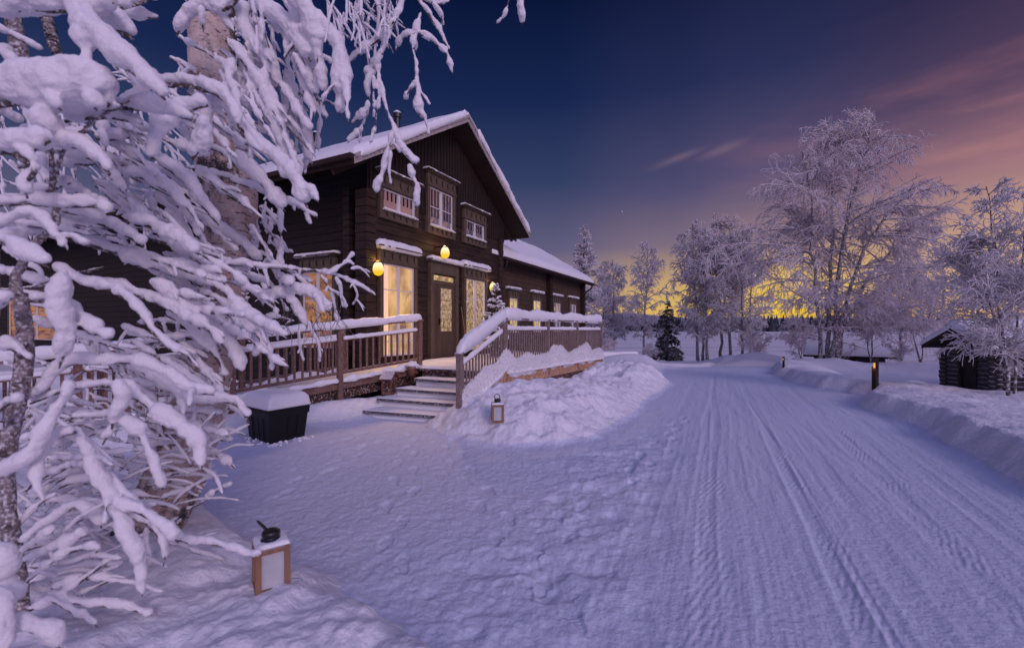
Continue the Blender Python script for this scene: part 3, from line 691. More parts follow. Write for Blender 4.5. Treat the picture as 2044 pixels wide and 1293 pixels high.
def window(P, ax, nr, s0, s1, z0, z1, cols, rows, gl, wall_top=True, cas=.11, ent=.30, sill=True, nd=5, snow=.07, bottom=.22, label=None, curtain=None, name='window', wd=.10):
    """P(s, d, z) maps the wall plane; casing stands wd proud, pane .03 proud"""
    root = MB()
    def bx(a, b, c, d_, e, f, mb): mb.box(P((a + b) / 2, (c + d_) / 2, (e + f) / 2), ax * (b - a) / 2, nr * (d_ - c) / 2, Z3 * (f - e) / 2)
    # casing
    bx(s0 - cas, s0, 0, wd, z0 - (bottom if sill else 0), z1, root); bx(s1, s1 + cas, 0, wd, z0 - (bottom if sill else 0), z1, root)
    bx(s0 - cas, s1 + cas, 0, wd, z1 + .001, z1 + ent, root)
    bx(s0 - cas - .03, s1 + cas + .03, 0, wd + .03, z1 + .015, z1 + .05, root)
    bx(s0 - cas - .06, s1 + cas + .06, 0, wd + .06, z1 + ent, z1 + ent + .035, root)
    bx(s0 - cas - .11, s1 + cas + .11, 0, wd + .13, z1 + ent + .036, z1 + ent + .07, root)
    if sill:
        bx(s0, s1, 0, wd - .01, z0 - bottom, z0 - .001, root)
    w = root.build(name, TRIM, house)
    # frame
    f = MB(); t = .035
    bx(s0, s1, .02, .06, z0, z0 + t, f); bx(s0, s1, .02, .06, z1 - t, z1, f)
    bx(s0, s0 + t, .02, .06, z0 + t, z1 - t, f); bx(s1 - t, s1, .02, .06, z0 + t, z1 - t, f)
    for i in range(1, cols):
        m = s0 + (s1 - s0) * i / cols; bx(m - t * 1.1, m + t * 1.1, .02, .062, z0 + t, z1 - t, f)
    zz = z0
    for r_ in rows:
        zz = z0 + (z1 - z0) * r_
        for i in range(cols):
            a = s0 + (s1 - s0) * i / cols + t * 1.1; b_ = s0 + (s1 - s0) * (i + 1) / cols - t * 1.1
            bx(a, b_, .02, .055, zz - .011, zz + .011, f)
    f.build('window_frame', WHITEP, w)
    g = MB(); bx(s0 + .01, s1 - .01, .01, .03, z0 + .01, z1 - .01, g); g.build('pane', gl, w)
    if curtain:
        a, b_ = curtain; g = MB(); bx(a, b_, .031, .036, z0 + .04, z1 - .04, g); g.build('curtain', CURTAIN, w)
    # crescent carving
    def cres(sc, zc, h, wdt):
        c = MB(); k = 7; outer = []; inner = []
        for i in range(k):
            q = -1 + 2 * i / (k - 1); outer.append((sc - wdt * (1 - q * q), zc + q * h)); inner.append((sc - wdt * .35 * (1 - q * q) + .003, zc + q * h))
        pts = outer + inner[::-1]; c.prism([P(a, wd + .001, b_) for a, b_ in pts], nr * .012); c.build('carved_crescent', NOTCH, w)
    Lw = s1 - s0 + 2 * cas
    for i in range(nd): cres(s0 - cas + Lw * (i + .6) / nd, z1 + ent * .58, ent * .27, .055)
    if sill and bottom > .1:
        for i in range(nd): cres(s0 + (s1 - s0) * (i + .6) / nd, z0 - bottom * .45, bottom * .30, .045)
    if sill:
        sb = MB(); bx(s0 - .03, s1 + .03, .06, wd + .07, z0 - .03, z0 - .002, sb); sb.build('sill', WHITEP, w)
        sb = MB(); snow_strip(sb, [P(s0 - .01, wd - .005, z0), P(s1 + .01, wd - .005, z0)], .11, .045, seed=int(abs(s0) * 100), lump=.2); sb.build('sill_snow', SNOW, w, smooth=True)
    if snow:
        sb = MB(); zt = z1 + ent + .07
        snow_strip(sb, [P(s0 - cas - .12, wd * .5 + .03, zt), P(s1 + cas + .12, wd * .5 + .03, zt)], wd + .20, snow, seed=int(abs(s1) * 90), lump=.18); sb.build('cornice_snow', SNOW, w, smooth=True)
    return w
def fw(pl, pr, yt, yb, d=.1, **k):
    a, z1 = fac(pl, yt, d); b, _ = fac(pr, yt, d)
    z0 = fac(pl, yb, d)[1] if yb > 20 else yb
    return window(HP, U3, N3, a, b, z0, z1, **k)
a1 = fac(766, 600, .1)[0]
fw(766, 828, 524, DECK + .22, cols=2, rows=(.16, .42, .72), gl=GLASSLIT, ent=.33, nd=5, snow=.17, sill=False, curtain=(a1 + .04, a1 + .22))
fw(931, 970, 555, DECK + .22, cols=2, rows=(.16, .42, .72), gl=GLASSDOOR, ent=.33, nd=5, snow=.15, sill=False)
fw(766, 830, 374, 416, cols=2, rows=(), gl=GLASSD, ent=.34, nd=5, snow=.05)
fw(859, 905, 371, 448, cols=2, rows=(.5,), gl=GLASSD, ent=.36, nd=5, snow=.05)
fw(931, 968, 437, 470, cols=2, rows=(), gl=GLASSD, ent=.34, nd=5, snow=.05)
# wing windows
for pl, pr, yt, yb, g in ((1018, 1033.5, 594, 619, GLASSYEL), (1065.5, 1079.5, 599, 622, GLASSYEL), (1106, 1119, 604, 620, GLASSD), (1139, 1150, 607, 620, GLASSD)):
    s_, zt = fac(pl, yt, RC + .08); s2, _ = fac(pr, yt, RC + .08)
    window(lambda s, d, z: HP(s, d + RC, z), U3, N3, s_, s2, 1.55, zt, cols=2, rows=(.5,), gl=g, ent=.30, nd=4, snow=.09, cas=.12, bottom=.15, wd=.08)
# side windows
def SP(s, d, z): return HP(SL - d, s, z)
for pl, pr, yt, yb, g, c in ((609, 668, 519, 1.2, GLASSOR, 2), (22, 140, 452, 1.15, GLASSOR, 2)):
    a, z1 = sid(pl, yt); b, _ = sid(pr, sid(pr, 0)[1] * 0 + yt); z1 = sid(pr, yt)[1] if pl > 300 else sid(pr, yt)[1]
    window(SP, N3, -U3, a, b, 1.2, 3.15 if pl > 300 else 3.1, cols=c, rows=(.3, .62), gl=g, ent=.34, nd=5, snow=.08, sill=False, wd=.09)
# door
dr = MB(); dl, zt = fac(863, 546, .06); drr, _ = fac(908, 546, .06)
def hx(mb, a, b, c, d_, e, f): mb.box(HP((a + b) / 2, (c + d_) / 2, (e + f) / 2), U3 * (b - a) / 2, N3 * (d_ - c) / 2, Z3 * (f - e) / 2)
cw = .13
hx(dr, dl - cw, dl, 0, .11, DECK, zt + .02); hx(dr, drr, drr + cw, 0, .11, DECK, zt + .02)
hx(dr, dl - cw, drr + cw, 0, .11, zt + .021, zt + .33); hx(dr, dl - cw - .05, drr + cw + .05, 0, .16, zt + .331, zt + .365); hx(dr, dl - cw - .1, drr + cw + .1, 0, .23, zt + .366, zt + .40)
dz = fac(863, 565, .06)[1]
hx(dr, dl, drr, 0, .07, dz, dz + .07)
door = dr.build('door', TRIM, house)
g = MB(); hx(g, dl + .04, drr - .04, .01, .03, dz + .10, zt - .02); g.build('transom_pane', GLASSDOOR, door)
DOORP = M_('taupe door paint', (.080, .052, .038), .5, var=(.105, .070, .052), vscale=4, stretch=(1, 1, .3))
sm = fac(874, 600, .06)[0]; ga, gb_ = fac(880, 600, .06)[0], fac(903, 600, .06)[0]
gz0, gz1 = fac(880, 661, .06)[1], fac(880, 575, .06)[1]
lf = MB(); hx(lf, dl + .005, sm - .006, .0, .05, DECK + .03, dz - .005); hx(lf, dl + .05, dl + .07, .05, .06, DECK + .2, dz - .15); hx(lf, sm - .07, sm - .05, .05, .06, DECK + .2, dz - .15)
lf.build('door_leaf', DOORP, door)
lf = MB(); hx(lf, sm, ga, 0, .055, DECK + .03, dz - .005); hx(lf, gb_, drr - .005, 0, .055, DECK + .03, dz - .005); hx(lf, ga, gb_, 0, .055, gz1, dz - .005); hx(lf, ga, gb_, 0, .055, DECK + .03, gz0)
hx(lf, ga + .06, gb_ - .06, .055, .068, DECK + .15, gz0 - .16)
leaf = lf.build('door_leaf', DOORP, door)
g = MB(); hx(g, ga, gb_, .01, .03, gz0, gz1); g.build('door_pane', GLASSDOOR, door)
g = MB()
for q in (.08, .28, .5, .72): hx(g, ga, gb_, .031, .042, gz0 + (gz1 - gz0) * q - .006, gz0 + (gz1 - gz0) * q + .006)
for q in (.33, .66): hx(g, ga + (gb_ - ga) * q - .005, ga + (gb_ - ga) * q + .005, .031, .042, gz0, gz0 + (gz1 - gz0) * .28)
g.build('glazing_bar', DOORP, door)
g = MB(); hx(g, sm + .03, sm + .06, .056, .10, DECK + 1.0, DECK + 1.18); hx(g, sm + .03, sm + .15, .09, .11, DECK + 1.08, DECK + 1.10); g.build('handle', BLACKM, door)
sb = MB(); snow_strip(sb, [HP(dl - cw - .1, .12, zt + .40), HP(drr + cw + .1, .12, zt + .40)], .30, .10, seed=77, lump=.2); sb.build('cornice_snow', SNOW, door, smooth=True)

# lamps on the wall
def wall_lamp(px, py, d, hh, label, pw=14):
    s, z = fac(px, py, d); p = HP(s, d, z); hh *= .9; o = empty('wall_lamp', p, label, 'lamp', 'egg shaped lamps on the lodge wall')
    k = 14; zs = np.linspace(-1, 1, k); r = hh * .36 * np.sqrt(np.clip(1 - zs ** 2, 0.001, 1)) * (1 - .12 * zs)
    b = MB(); b.tubes([tuple(p + Z3 * z_ * hh / 2) for z_ in zs], r, 18); b.build('lamp_globe', LAMPG, o, smooth=True)
    b = MB(); b.tubes([tuple(p + Z3 * hh * q) for q in (.40, .47, .54)], [hh * .25, hh * .2, hh * .06], 14); b.bar(p + Z3 * hh * .5, p + Z3 * hh * .5 - N3 * (d - .0), .03, .03); b.build('bracket', BLACKM, o)
    l = bpy.data.lights.new('lamp_light', 'POINT'); l.energy = pw * .22; l.color = (1, .52, .14); l.shadow_soft_size = .05
    lo_ = bpy.data.objects.new('lamp_light', l); COL.objects.link(lo_); lo_.parent = o; lo_.location = -N3 * .03 + Z3 * (hh * .66)
    l2 = bpy.data.lights.new('lamp_light', 'SPOT'); l2.energy = pw * 10; l2.color = (1, .56, .22); l2.shadow_soft_size = .10; l2.spot_size = R(100); l2.spot_blend = 1.0
    l3 = bpy.data.objects.new('lamp_light', l2); COL.objects.link(l3); l3.parent = o; l3.location = N3 * .14 - Z3 * (hh * .5); l3.rotation_euler = (N3 * .50 - U3 * .45 - Z3).to_track_quat('-Z', 'Y').to_euler()
    return o
wall_lamp(888.5, 504, .36, .38, 'yellow egg shaped lamp glowing above the entrance door', 26)
wall_lamp(755, 536, .16, .38, 'yellow egg shaped lamp at the corner left of the tall lit window', 10)
wall_lamp(984, 573, .18, .36, 'yellow egg shaped lamp right of the door beside the snowy potted fir', 12)

# ------------------------------------------------------------------ deck, ramp, steps, railings
deck = empty('entrance_deck', HP(0, 1.7, 0), 'raised wooden entrance deck with pale timber edge in front of the lodge', 'deck')
C0 = Vector((-.157, 9.30, 0)); E0 = Vector((2.84, 14.30, 0)); F0 = Vector((-.917, 7.82, 0))
ST_L = Vector((-2.05, 10.15, 0))
fl = MB(); fl.prism([HP(-2.75, 0, DECK - .06), tuple(ST_L + Z3 * (DECK - .06)), tuple(C0 + Z3 * (DECK - .06)), tuple(E0 + Z3 * (DECK - .06)), HP(4.2, 0, DECK - .06), HP(4.2, -.45, DECK - .06), HP(3.1, -.45, DECK - .06), HP(3.1, 0, DECK - .06)], Z3 * .05)
fl.build('deck_floor', DKWOOD, deck)
outn = Vector(((E0 - C0).y, -(E0 - C0).x, 0)).normalized()
b = MB(); b.prism([C0 + Z3 * .50, E0 + Z3 * .50, E0 + Z3 * (DECK + .0), C0 + Z3 * (DECK + .0)], outn * .045); b.build('edge_board', NEWW, deck)
b = MB(); b.prism([C0 + Z3 * .30 - outn * .02, E0 + Z3 * .3 - outn * .02, E0 + Z3 * .495 - outn * .02, C0 + Z3 * .495 - outn * .02], outn * .045); b.build('edge_board', DKWOOD, deck)
b = MB(); b.bar(E0 + Z3 * (DECK - .14), HP(4.2, .1, DECK - .14), .04, .26); b.build('edge_board', NEWW, deck)
sn = MB(); snow_pad(sn, HP(-2.7, .12, DECK), tuple(ST_L + Z3 * DECK), tuple(C0 + Z3 * DECK), HP(-1.2, .12, DECK), .05, 30, 20, edge=.06, seed=5, lump=.3)
snow_pad(sn, HP(-1.2, .12, DECK), tuple(C0 + Z3 * DECK), tuple(E0 + Z3 * DECK), HP(4.1, .12, DECK), .06, 60, 20, edge=.06, seed=6, lump=.4)
sn.build('deck_snow', SNOW, deck, smooth=True)

# ramp
ramp_o = empty('wooden_ramp', (RAMP_A[0], RAMP_A[1], 0), 'long wooden access ramp sloping up to the entrance deck past the lodge corner', 'ramp')
RD = Vector((RAMP_D[0], RAMP_D[1], 0)).normalized(); RN = Vector((RD.y, -RD.x, 0))      # RN points away from the camera side?
if RN.y < 0: RN = -RN
RA = Vector((RAMP_A[0], RAMP_A[1], 0)); RL = 7.6
def rtop(t): return 1.86 - .098 * t
def rfl(t): return rtop(t) - 1.0 - .04
b = MB(); b.prism([RA + Z3 * (rfl(0) - .06) + RN * .05, RA + RD * RL + Z3 * (rfl(RL) - .06) + RN * .05, RA + RD * RL + Z3 * rfl(RL) + RN * .05, RA + Z3 * rfl(0) + RN * .05], RN * .95); b.build('ramp_floor', DKWOOD, ramp_o)
b = MB(); b.prism([RA + Z3 * (rfl(0) - .16), RA + RD * RL + Z3 * (rfl(RL) - .16), RA + RD * RL + Z3 * (rfl(RL) + .0), RA + Z3 * (rfl(0) + .0)], RN * .045); b.build('edge_board', RAILW, ramp_o)
b = MB(); b.prism([RA + Z3 * (rfl(0) - .38) + RN * .12, RA + RD * 5.5 + Z3 * (rfl(5.5) - .38) + RN * .12, RA + RD * 5.5 + Z3 * (rfl(5.5) - .165) + RN * .12, RA + Z3 * (rfl(0) - .165) + RN * .12], RN * .045); b.build('edge_board', DKWOOD, ramp_o)
sn = MB(); snow_pad(sn, *[tuple(q) for q in (RA + RD * RL + Z3 * rfl(RL) + RN * .06, RA + Z3 * rfl(0) + RN * .06, RA + Z3 * rfl(0) + RN * .95, RA + RD * RL + Z3 * rfl(RL) + RN * .95)], .06, 60, 8, edge=.06, seed=9, lump=.4)
sn.build('ramp_snow', SNOW, ramp_o, smooth=True)

def railing(root, A, B, zA, zB, posts, hgt=1.0, spacing=.15, wood=RAILW, postlen=None, outer=None, snow_t=.15, frost_h=.12, bal_w=.042, seed=0, post_foot=None, toprail=True, mid=.235, fray=0, snow=True):
    """A,B ground positions (z ignored); zA,zB height of the underside of the handrail; posts list of t in metres"""
    A = Vector((A[0], A[1], 0)); B = Vector((B[0], B[1], 0)); D = (B - A); Ln = D.length; D = D / Ln; Nn = Vector((D.y, -D.x, 0))
    if outer is not None and Nn.dot(outer) < 0: Nn = -Nn
    zt = lambda t: zA + (zB - zA) * t / Ln
    P = lambda t, o, z: A + D * t + Nn * o + Z3 * z
    for t in posts:
        b = MB(); zb = post_foot(t) if post_foot else zt(t) - hgt - .1
        b.box(P(t, 0, (zt(t) + zb) / 2), D * .048, Nn * .048, Z3 * (zt(t) - zb) / 2); b.build('post', wood, root)
    if toprail:
        b = MB(); b.prism([P(-.06, -.075, zt(-.06) + .001), P(Ln + .06, -.075, zt(Ln + .06) + .001), P(Ln + .06, -.075, zt(Ln + .06) + .04), P(-.06, -.075, zt(-.06) + .04)], Nn * .15); b.build('top_rail', wood, root)
    ps = sorted(posts)
    m = MB(); lo_ = MB()
    for a, c in zip(ps[:-1], ps[1:]):
        for off, ww, hh, mb in ((mid, .05, .05, m), (hgt - .10, .04, .06, lo_)):
            aa, cc = a + .05, c - .05
            mb.prism([P(aa, -ww / 2, zt(aa) - off), P(cc, -ww / 2, zt(cc) - off), P(cc, -ww / 2, zt(cc) - off + hh), P(aa, -ww / 2, zt(aa) - off + hh)], Nn * ww)
    m.build('mid_rail', wood, root); lo_.build('bottom_rail', wood, root)
    for a, c in zip(ps[:-1], ps[1:]):
        k = max(1, round((c - a) / spacing))
        for i in range(1, k):
            t = a + (c - a) * i / k; b = MB()
            b.box(P(t, 0, zt(t) - (mid + hgt - .10) / 2 + .02), D * bal_w / 2, Nn * .011, Z3 * (hgt - .10 - mid - .04) / 2); b.build('baluster', wood, root)
    if snow:
        s_ = MB(); n = 30; ts = np.linspace(-.05, Ln + .05, n); snow_strip(s_, [P(t, 0, zt(t) + .042) for t in ts], .155, snow_t, seed=seed, lump=.34, k=13, flat=True); s_.build('rail_snow', SNOW, root, smooth=True)
        s_ = MB()
        for i, (a, c) in enumerate(zip(ps[:-1], ps[1:])): snow_strip(s_, [P(a + .05, 0, zt(a + .05) - mid + .045), P(c - .05, 0, zt(c - .05) - mid + .045)], .075, .055, seed=seed + 3 + i, lump=.35)
        s_.build('rail_snow', SNOW, root, smooth=True)
        s_ = MB()
        for i, (a, c) in enumerate(zip(ps[:-1], ps[1:])): snow_strip(s_, [P(a + .03, .0, zt(a) - hgt - .03), P(c - .03, .0, zt(c) - hgt - .03)], .12, frost_h + .05, seed=seed + 13 + i, lump=.9, step=.03)
        s_.build('drift_snow', SNOWF, root, smooth=True)
    if fray:   # rime needles standing along the foot of the rail
        rg = np.random.default_rng(seed + 50); n = int(Ln * 1500); t = rg.uniform(0, Ln, n)
        hp = .24 + .26 * (vnoise(t * 2.2, t * 0 + 3, seed)) * (1 if fray > 1 else .5)
        q = rg.random(n) ** .8; z = zt(t) - hgt - .03 + hp * q
        o_ = .02 + .085 * (1 - q) ** .6
        base = np.array([tuple(A)]) + np.outer(t, D) + np.outer(o_, Nn); base[:, 2] = z
        dr_ = np.outer(rg.normal(-.1, .3, n), D) + np.outer(np.abs(rg.normal(.35, .2, n)), Nn) + np.outer(np.abs(rg.normal(.8, .35, n)), Z3)
        dr_ /= np.linalg.norm(dr_, axis=1, keepdims=True); ln = rg.uniform(.03, .075, n)[:, None]
        Pp = np.stack([base - dr_ * .03, base + dr_ * ln * .4, base + dr_ * ln], 1)
        s_ = MB(); s_.tubes(Pp, np.stack([np.full(n, .012), np.full(n, .010), np.full(n, .002)], 1), 4)
        xs_ = np.linspace(0, Ln, int(Ln / .05)); 
        kk = 8; V = []
        hh2 = .22 + .26 * (vnoise(xs_ * 2.2, xs_ * 0 + 3, seed)) * (1 if fray > 1 else .5)
        for j in range(kk):
            q = j / (kk - 1); oo = .03 + .10 * (1 - q) ** .7
            V.append(np.array([tuple(A)]) + np.outer(xs_, D) + np.outer(oo + .012 * 2 * fbm(xs_ * 5, xs_ * 0 + j * .4, 3, seed), Nn) + np.outer(zt(xs_) - hgt - .05 + hh2 * q * (.66 + .25 * fbm(xs_ * 1.6, xs_ * 0, 2, seed + 4)), Z3))
        V.append(V[-1] - np.array([tuple(Nn * .07)])); V.append(V[0] - np.array([tuple(Nn * .13)]))
        V = np.stack(V, 1); kk = V.shape[1]; nn_ = len(xs_)
        i = np.arange(nn_ - 1)[:, None] * kk; q = np.arange(kk)[None]; q2 = (q + 1) % kk
        s_.add(V.reshape(-1, 3), np.stack([i + q, i + kk + q, i + kk + q2, i + q2], -1).reshape(-1, 4), fn=[list(range(kk)), [(nn_ - 1) * kk + a for a in range(kk)][::-1]])
        tag(s_.build('rime', SNOWF, root, smooth=True), kind='stuff')
rr = empty('wooden_railing', RA, 'long snow capped railing sloping along the camera side of the ramp behind the black bin', 'railing', 'snow capped railings round the entrance')
railing(rr, RA, RA + RD * RL, rtop(0), rtop(RL), [0, 1.88, 3.76, 5.64, 7.5], hgt=1.0, outer=-RN, snow_t=.13, frost_h=.03, seed=2, post_foot=lambda t: (rfl(0) - .1 if t < .5 else gz(*(RA + RD * t).xy) - .1))
ir = empty('wooden_railing', RA + RN * 1.0, 'inner ramp railing close to the lodge wall, mostly hidden behind the front one', 'railing', 'snow capped railings round the entrance')
IA = RA + RD * 1.35 + RN * 1.02
railing(ir, IA, IA + RD * 6.0, rtop(1.35) - .02, rtop(7.35) - .02, [0, 2, 4, 5.9], hgt=1.0, outer=-RN, snow_t=.11, seed=22)
dk = empty('wooden_railing', C0, 'straight deck railing right of the steps with thick snow and rime along its foot', 'railing', 'snow capped railings round the entrance')
LE = (E0 - C0).length
railing(dk, C0, E0, DECK + 1.08, DECK + 1.06, [0, LE * .345, LE * .66, LE], hgt=1.08, spacing=.105, wood=RAILF, outer=outn, snow_t=.20, seed=4, fray=2, bal_w=.038, post_foot=lambda t: DECK - .25)
b = MB(); s_ = MB()
sr = empty('stair_railing', F0, 'short sloping railing with thick snow beside the entrance steps', 'railing', 'snow capped railings round the entrance')
railing(sr, C0 - (C0 - F0).normalized() * .0, F0, DECK + 1.08, 1.24, [.05, (C0 - F0).length], hgt=.95, spacing=.11, wood=RAILF, outer=outn, snow_t=.19, seed=14, fray=1, bal_w=.038, post_foot=lambda t: DECK - .3 if t < 1 else .30)
b = MB(); b.prism([F0 + Z3 * .18 + outn * .01, C0 + Z3 * .52 + outn * .01, C0 + Z3 * .86 + outn * .01, F0 + Z3 * .34 + outn * .01], outn * .04); b.build('stringer', NEWW, sr)
# steps
stp = empty('entrance_steps', (-1.9, 8.8, 0), 'five wide wooden steps covered in trodden snow leading up to the deck', 'steps')
SE = [((-2.86, 8.54), (-1.05, 7.90), .13), ((-2.72, 8.96), (-1.0, 8.22), .30), ((-2.42, 9.22), (-.97, 8.55), .46), ((-2.10, 9.55), (-.94, 8.92), .63), ((-2.05, 9.98), (-.55, 9.28), .80)]
for i, (a, b_, z) in enumerate(SE):
    A_, B_ = Vector((*a, z)), Vector((*b_, z)); bk = U3 * .46
    if i < 4:
        m = MB(); m.prism([A_ - Z3 * .055, B_ - Z3 * .055, B_ + bk - Z3 * .055, A_ + bk - Z3 * .055], Z3 * .05); t_ = m.build('tread', STEPM, stp)
        m = MB(); snow_pad(m, A_ + U3 * .015 - Z3 * .004, B_ + U3 * .015 - Z3 * .004, B_ + bk - Z3 * .004, A_ + bk - Z3 * .004, .016, 30, 8, edge=.05, seed=i, lump=.5, drop=0.001, lscale=6); m.build('step_snow', SNOW, t_, smooth=True)
    m = MB(); m.prism([A_ - Z3 * .21 + U3 * .07, B_ - Z3 * .21 + U3 * .07, B_ - Z3 * .057 + U3 * .07, A_ - Z3 * .057 + U3 * .07], U3 * .03); m.build('riser', DKWOOD if i == 4 else SNOW, stp)
m = MB(); A_, B_ = Vector((*SE[4][0], DECK)), Vector((*SE[4][1], DECK)); m.prism([A_ - Z3 * .05, B_ - Z3 * .05, C0 + Z3 * (DECK - .05), ST_L + Z3 * (DECK - .05)], Z3 * .045); m.build('tread', DKWOOD, stp)
m = MB(); snow_pad(m, A_ + U3 * .02, B_ + U3 * .02, C0 + Z3 * DECK, ST_L + Z3 * DECK, .04, 24, 6, edge=.05, seed=51, lump=.5, drop=.004, lscale=5); m.build('step_snow', SNOW, stp, smooth=True)

# ------------------------------------------------------------------ small things near the entrance
def lantern(foot_, size, yaw, label, tilt=True, grp='wooden lanterns standing in the snow'):
    o = empty('wooden_lantern', foot_, label, 'lantern', grp)
    a = Vector((math.cos(yaw), math.sin(yaw), 0)); b_ = Vector((-math.sin(yaw), math.cos(yaw), 0)); w = size * .5; h = size * 1.42; t = size * .085; P = Vector(foot_)
    fr = MB()
    for sx in (-1, 1):
        for sy in (-1, 1): fr.box(P + a * sx * (w - t) + b_ * sy * (w - t) + Z3 * h / 2, a * t, b_ * t, Z3 * h / 2)
    for z in (t * .7, h - t):
        for sx in (-1, 1):
            fr.box(P + a * sx * (w - t) + Z3 * z, a * t * .9, b_ * (w - 2 * t), Z3 * t * .9); fr.box(P + b_ * sx * (w - t) + Z3 * z, b_ * t * .9, a * (w - 2 * t), Z3 * t * .9)
    fr.build('frame', LANTW, o)
    for v, q in ((a, b_), (b_, a)):
        for sg in (-1, 1):
            g = MB(); g.box(P + v * sg * (w - t * 1.1) + Z3 * h / 2, v * t * .12, q * (w - 2.05 * t), Z3 * (h / 2 - 1.7 * t)); g.build('pane', FROSTG, o)
    m = MB(); m.box(P + Z3 * (h + t * .15), a * w * .98, b_ * w * .98, Z3 * t * .15); m.build('lid', BLACKM, o)
    m = MB(); snow_pad(m, P + (-a - b_) * w * .98 + Z3 * (h + t * .3), P + (a - b_) * w * .98 + Z3 * (h + t * .3), P + (a + b_) * w * .98 + Z3 * (h + t * .3), P + (-a + b_) * w * .98 + Z3 * (h + t * .3), size * .13, 12, 12, edge=size * .1, seed=3, lump=.4, lscale=20); m.build('lid_snow', SNOW, o, smooth=True)
    zt = h + size * .08
    prof = [(0, .36), (.05, .37), (.08, .30), (.12, .24), (.16, .24), (.20, .28), (.30, .27), (.345, .22), (.37, .10), (.38, .01)]
    m = MB(); m.tubes([tuple(P + Z3 * (zt + size * z)) for z, r in prof], [size * r for z, r in prof], 22); m.build('chimney_cap', BLACKM, o, smooth=True)
    ang = np.linspace(0, 2 * np.pi, 25); tl = R(38) if tilt else R(4); c0 = P + Z3 * (zt + size * .22)
    ax2 = (-a * math.sin(tl) + Z3 * math.cos(tl)); pts = [c0 + b_ * math.cos(q) * size * .17 * (1 if not tilt else .9) + a * 0 + ax2 * size * (.30 + .34 * math.sin(q)) for q in ang] if tilt else [c0 + a * math.cos(q) * size * .22 + ax2 * size * (.28 + .24 * math.sin(q)) for q in ang]
    m = MB(); m.tubes([tuple(q) for q in pts], [size * .028] * 25, 8, cap=False); m.build('handle', BLACKM, o, smooth=True)
p = foot(541, 1164); lantern(Vector((p.x, p.y, p.z - .012)), .068 / 890 * 890 * p.y, R(36), 'pine framed lantern with frosted panes and black top in the near snowbank', True)
p = foot(993, 838); lantern(Vector((p.x, p.y, p.z - .02)), .0272 * p.y, R(6), 'small pine lantern with upright handle on the snow mound beside the steps', False)

def bin_():
    Y0 = 6.45; A = foot(537, 889); A.z -= .01
    B = Vector((-3.20, 7.02, A.z)); Cc = Vector((-4.12, 6.88, A.z)); D = B + Cc - A
    o = empty('grit_bin', A, 'black plastic grit bin capped with thick snow in front of the ramp', 'bin')
    ctr = (A + D) / 2
    def rect(s, z): return [ctr + (q - ctr) * s + Z3 * z for q in (A, B, D, Cc)]
    m = MB()
    m.hexa(rect(.86, 0) + rect(.97, .40)); m.hexa(rect(1.02, .39) + rect(1.03, .47))
    for k in (.25, .5, .75):
        for P_, Q_ in ((A, B), (A, Cc)):
            q = P_.lerp(Q_, k); c1 = ctr + (q - ctr) * .885; c2 = ctr + (q - ctr) * .965; m.bar(c1 + Z3 * .06, c2 + Z3 * .37, .03, .012, up=(q - ctr))
    m.build('bin_body', BLACKP, o)
    m = MB(); m.hexa(rect(1.05, .472) + rect(.98, .53)); m.build('lid', BLACKP, o)
    m = MB(); r = rect(1.07, .525); snow_pad(m, r[0], r[1], r[2], r[3], .20, 22, 18, edge=.13, seed=12, lump=.12, drop=.01, lscale=3); m.build('lid_snow', SNOW, o, smooth=True)
    m = MB()
    rg = np.random.default_rng(4)
    for i in range(60):
        k = rg.random(); q = A.lerp(B, k) if i % 3 else A.lerp(Cc, k); q = q + Vector((rg.normal(.03, .07), -.05 + rg.normal(0, .05), 0)); q.z = gz(q.x, q.y) + .005; r_ = rg.uniform(.008, .026)
        m.tubes([tuple(q + Vector((-r_, 0, 0))), tuple(q + Vector((-r_ * .5, 0, r_ * .4))), tuple(q + Vector((r_ * .5, 0, r_ * .4))), tuple(q + Vector((r_, 0, 0)))], [r_ * .4, r_ * .8, r_ * .8, r_ * .3], 7)
    tag(m.build('snow_crumbs', SNOWF, o, smooth=True), kind='stuff')
bin_()

def birdhouse():
    P = Vector(at(777, 786, 9.35)); P.z = gz(P.x, P.y) + .0; P.z = at(777, 786, 9.35).z
    o = empty('house_lantern', P, 'little wooden house shaped lantern with snowy pitched roof left of the steps', 'lantern'); a = (N3 * .9 + U3 * .2).normalized(); b_ = Vector((-a.y, a.x, 0)); w = .115; h = .30
    m = MB()
    m.box(P + Z3 * .02, a * w, b_ * w, Z3 * .02)
    for sx in (-1, 1):
        for sy in (-1, 1): m.box(P + a * sx * (w - .015) + b_ * sy * (w - .015) + Z3 * (.02 + h / 2), a * .014, b_ * .014, Z3 * h / 2)
    m.box(P + Z3 * (h + .02), a * w, b_ * w, Z3 * .015); m.prism([P - b_ * w + a * (w - .02) + Z3 * (h + .035), P + b_ * w + a * (w - .02) + Z3 * (h + .035), P + a * (w - .02) + Z3 * (h + .15)], -a * (2 * w - .04))
    m.build('body', BIRDW, o)
    m = MB(); m.box(P + Z3 * (.03 + h / 2), a * (w - .02), b_ * (w - .02), Z3 * h * .46); m.build('pane', DKWOOD, o)
    m = MB()
    for sg in (-1, 1): m.prism([P + b_ * sg * (w + .05) - a * (w + .03) + Z3 * (h + .01), P - a * (w + .03) + Z3 * (h + .165), P - a * (w + .03) + Z3 * (h + .18), P + b_ * sg * (w + .05) - a * (w + .03) + Z3 * (h + .025)], a * (2 * w + .06))
    m.build('roof', BIRDW, o)
    m = MB(); snow_strip(m, [P - a * (w + .02) + b_ * .05 + Z3 * (h + .12), P + a * (w - .01) + b_ * .05 + Z3 * (h + .12)], .15, .05, seed=3); m.build('roof_snow', SNOW, o, smooth=True)
birdhouse()
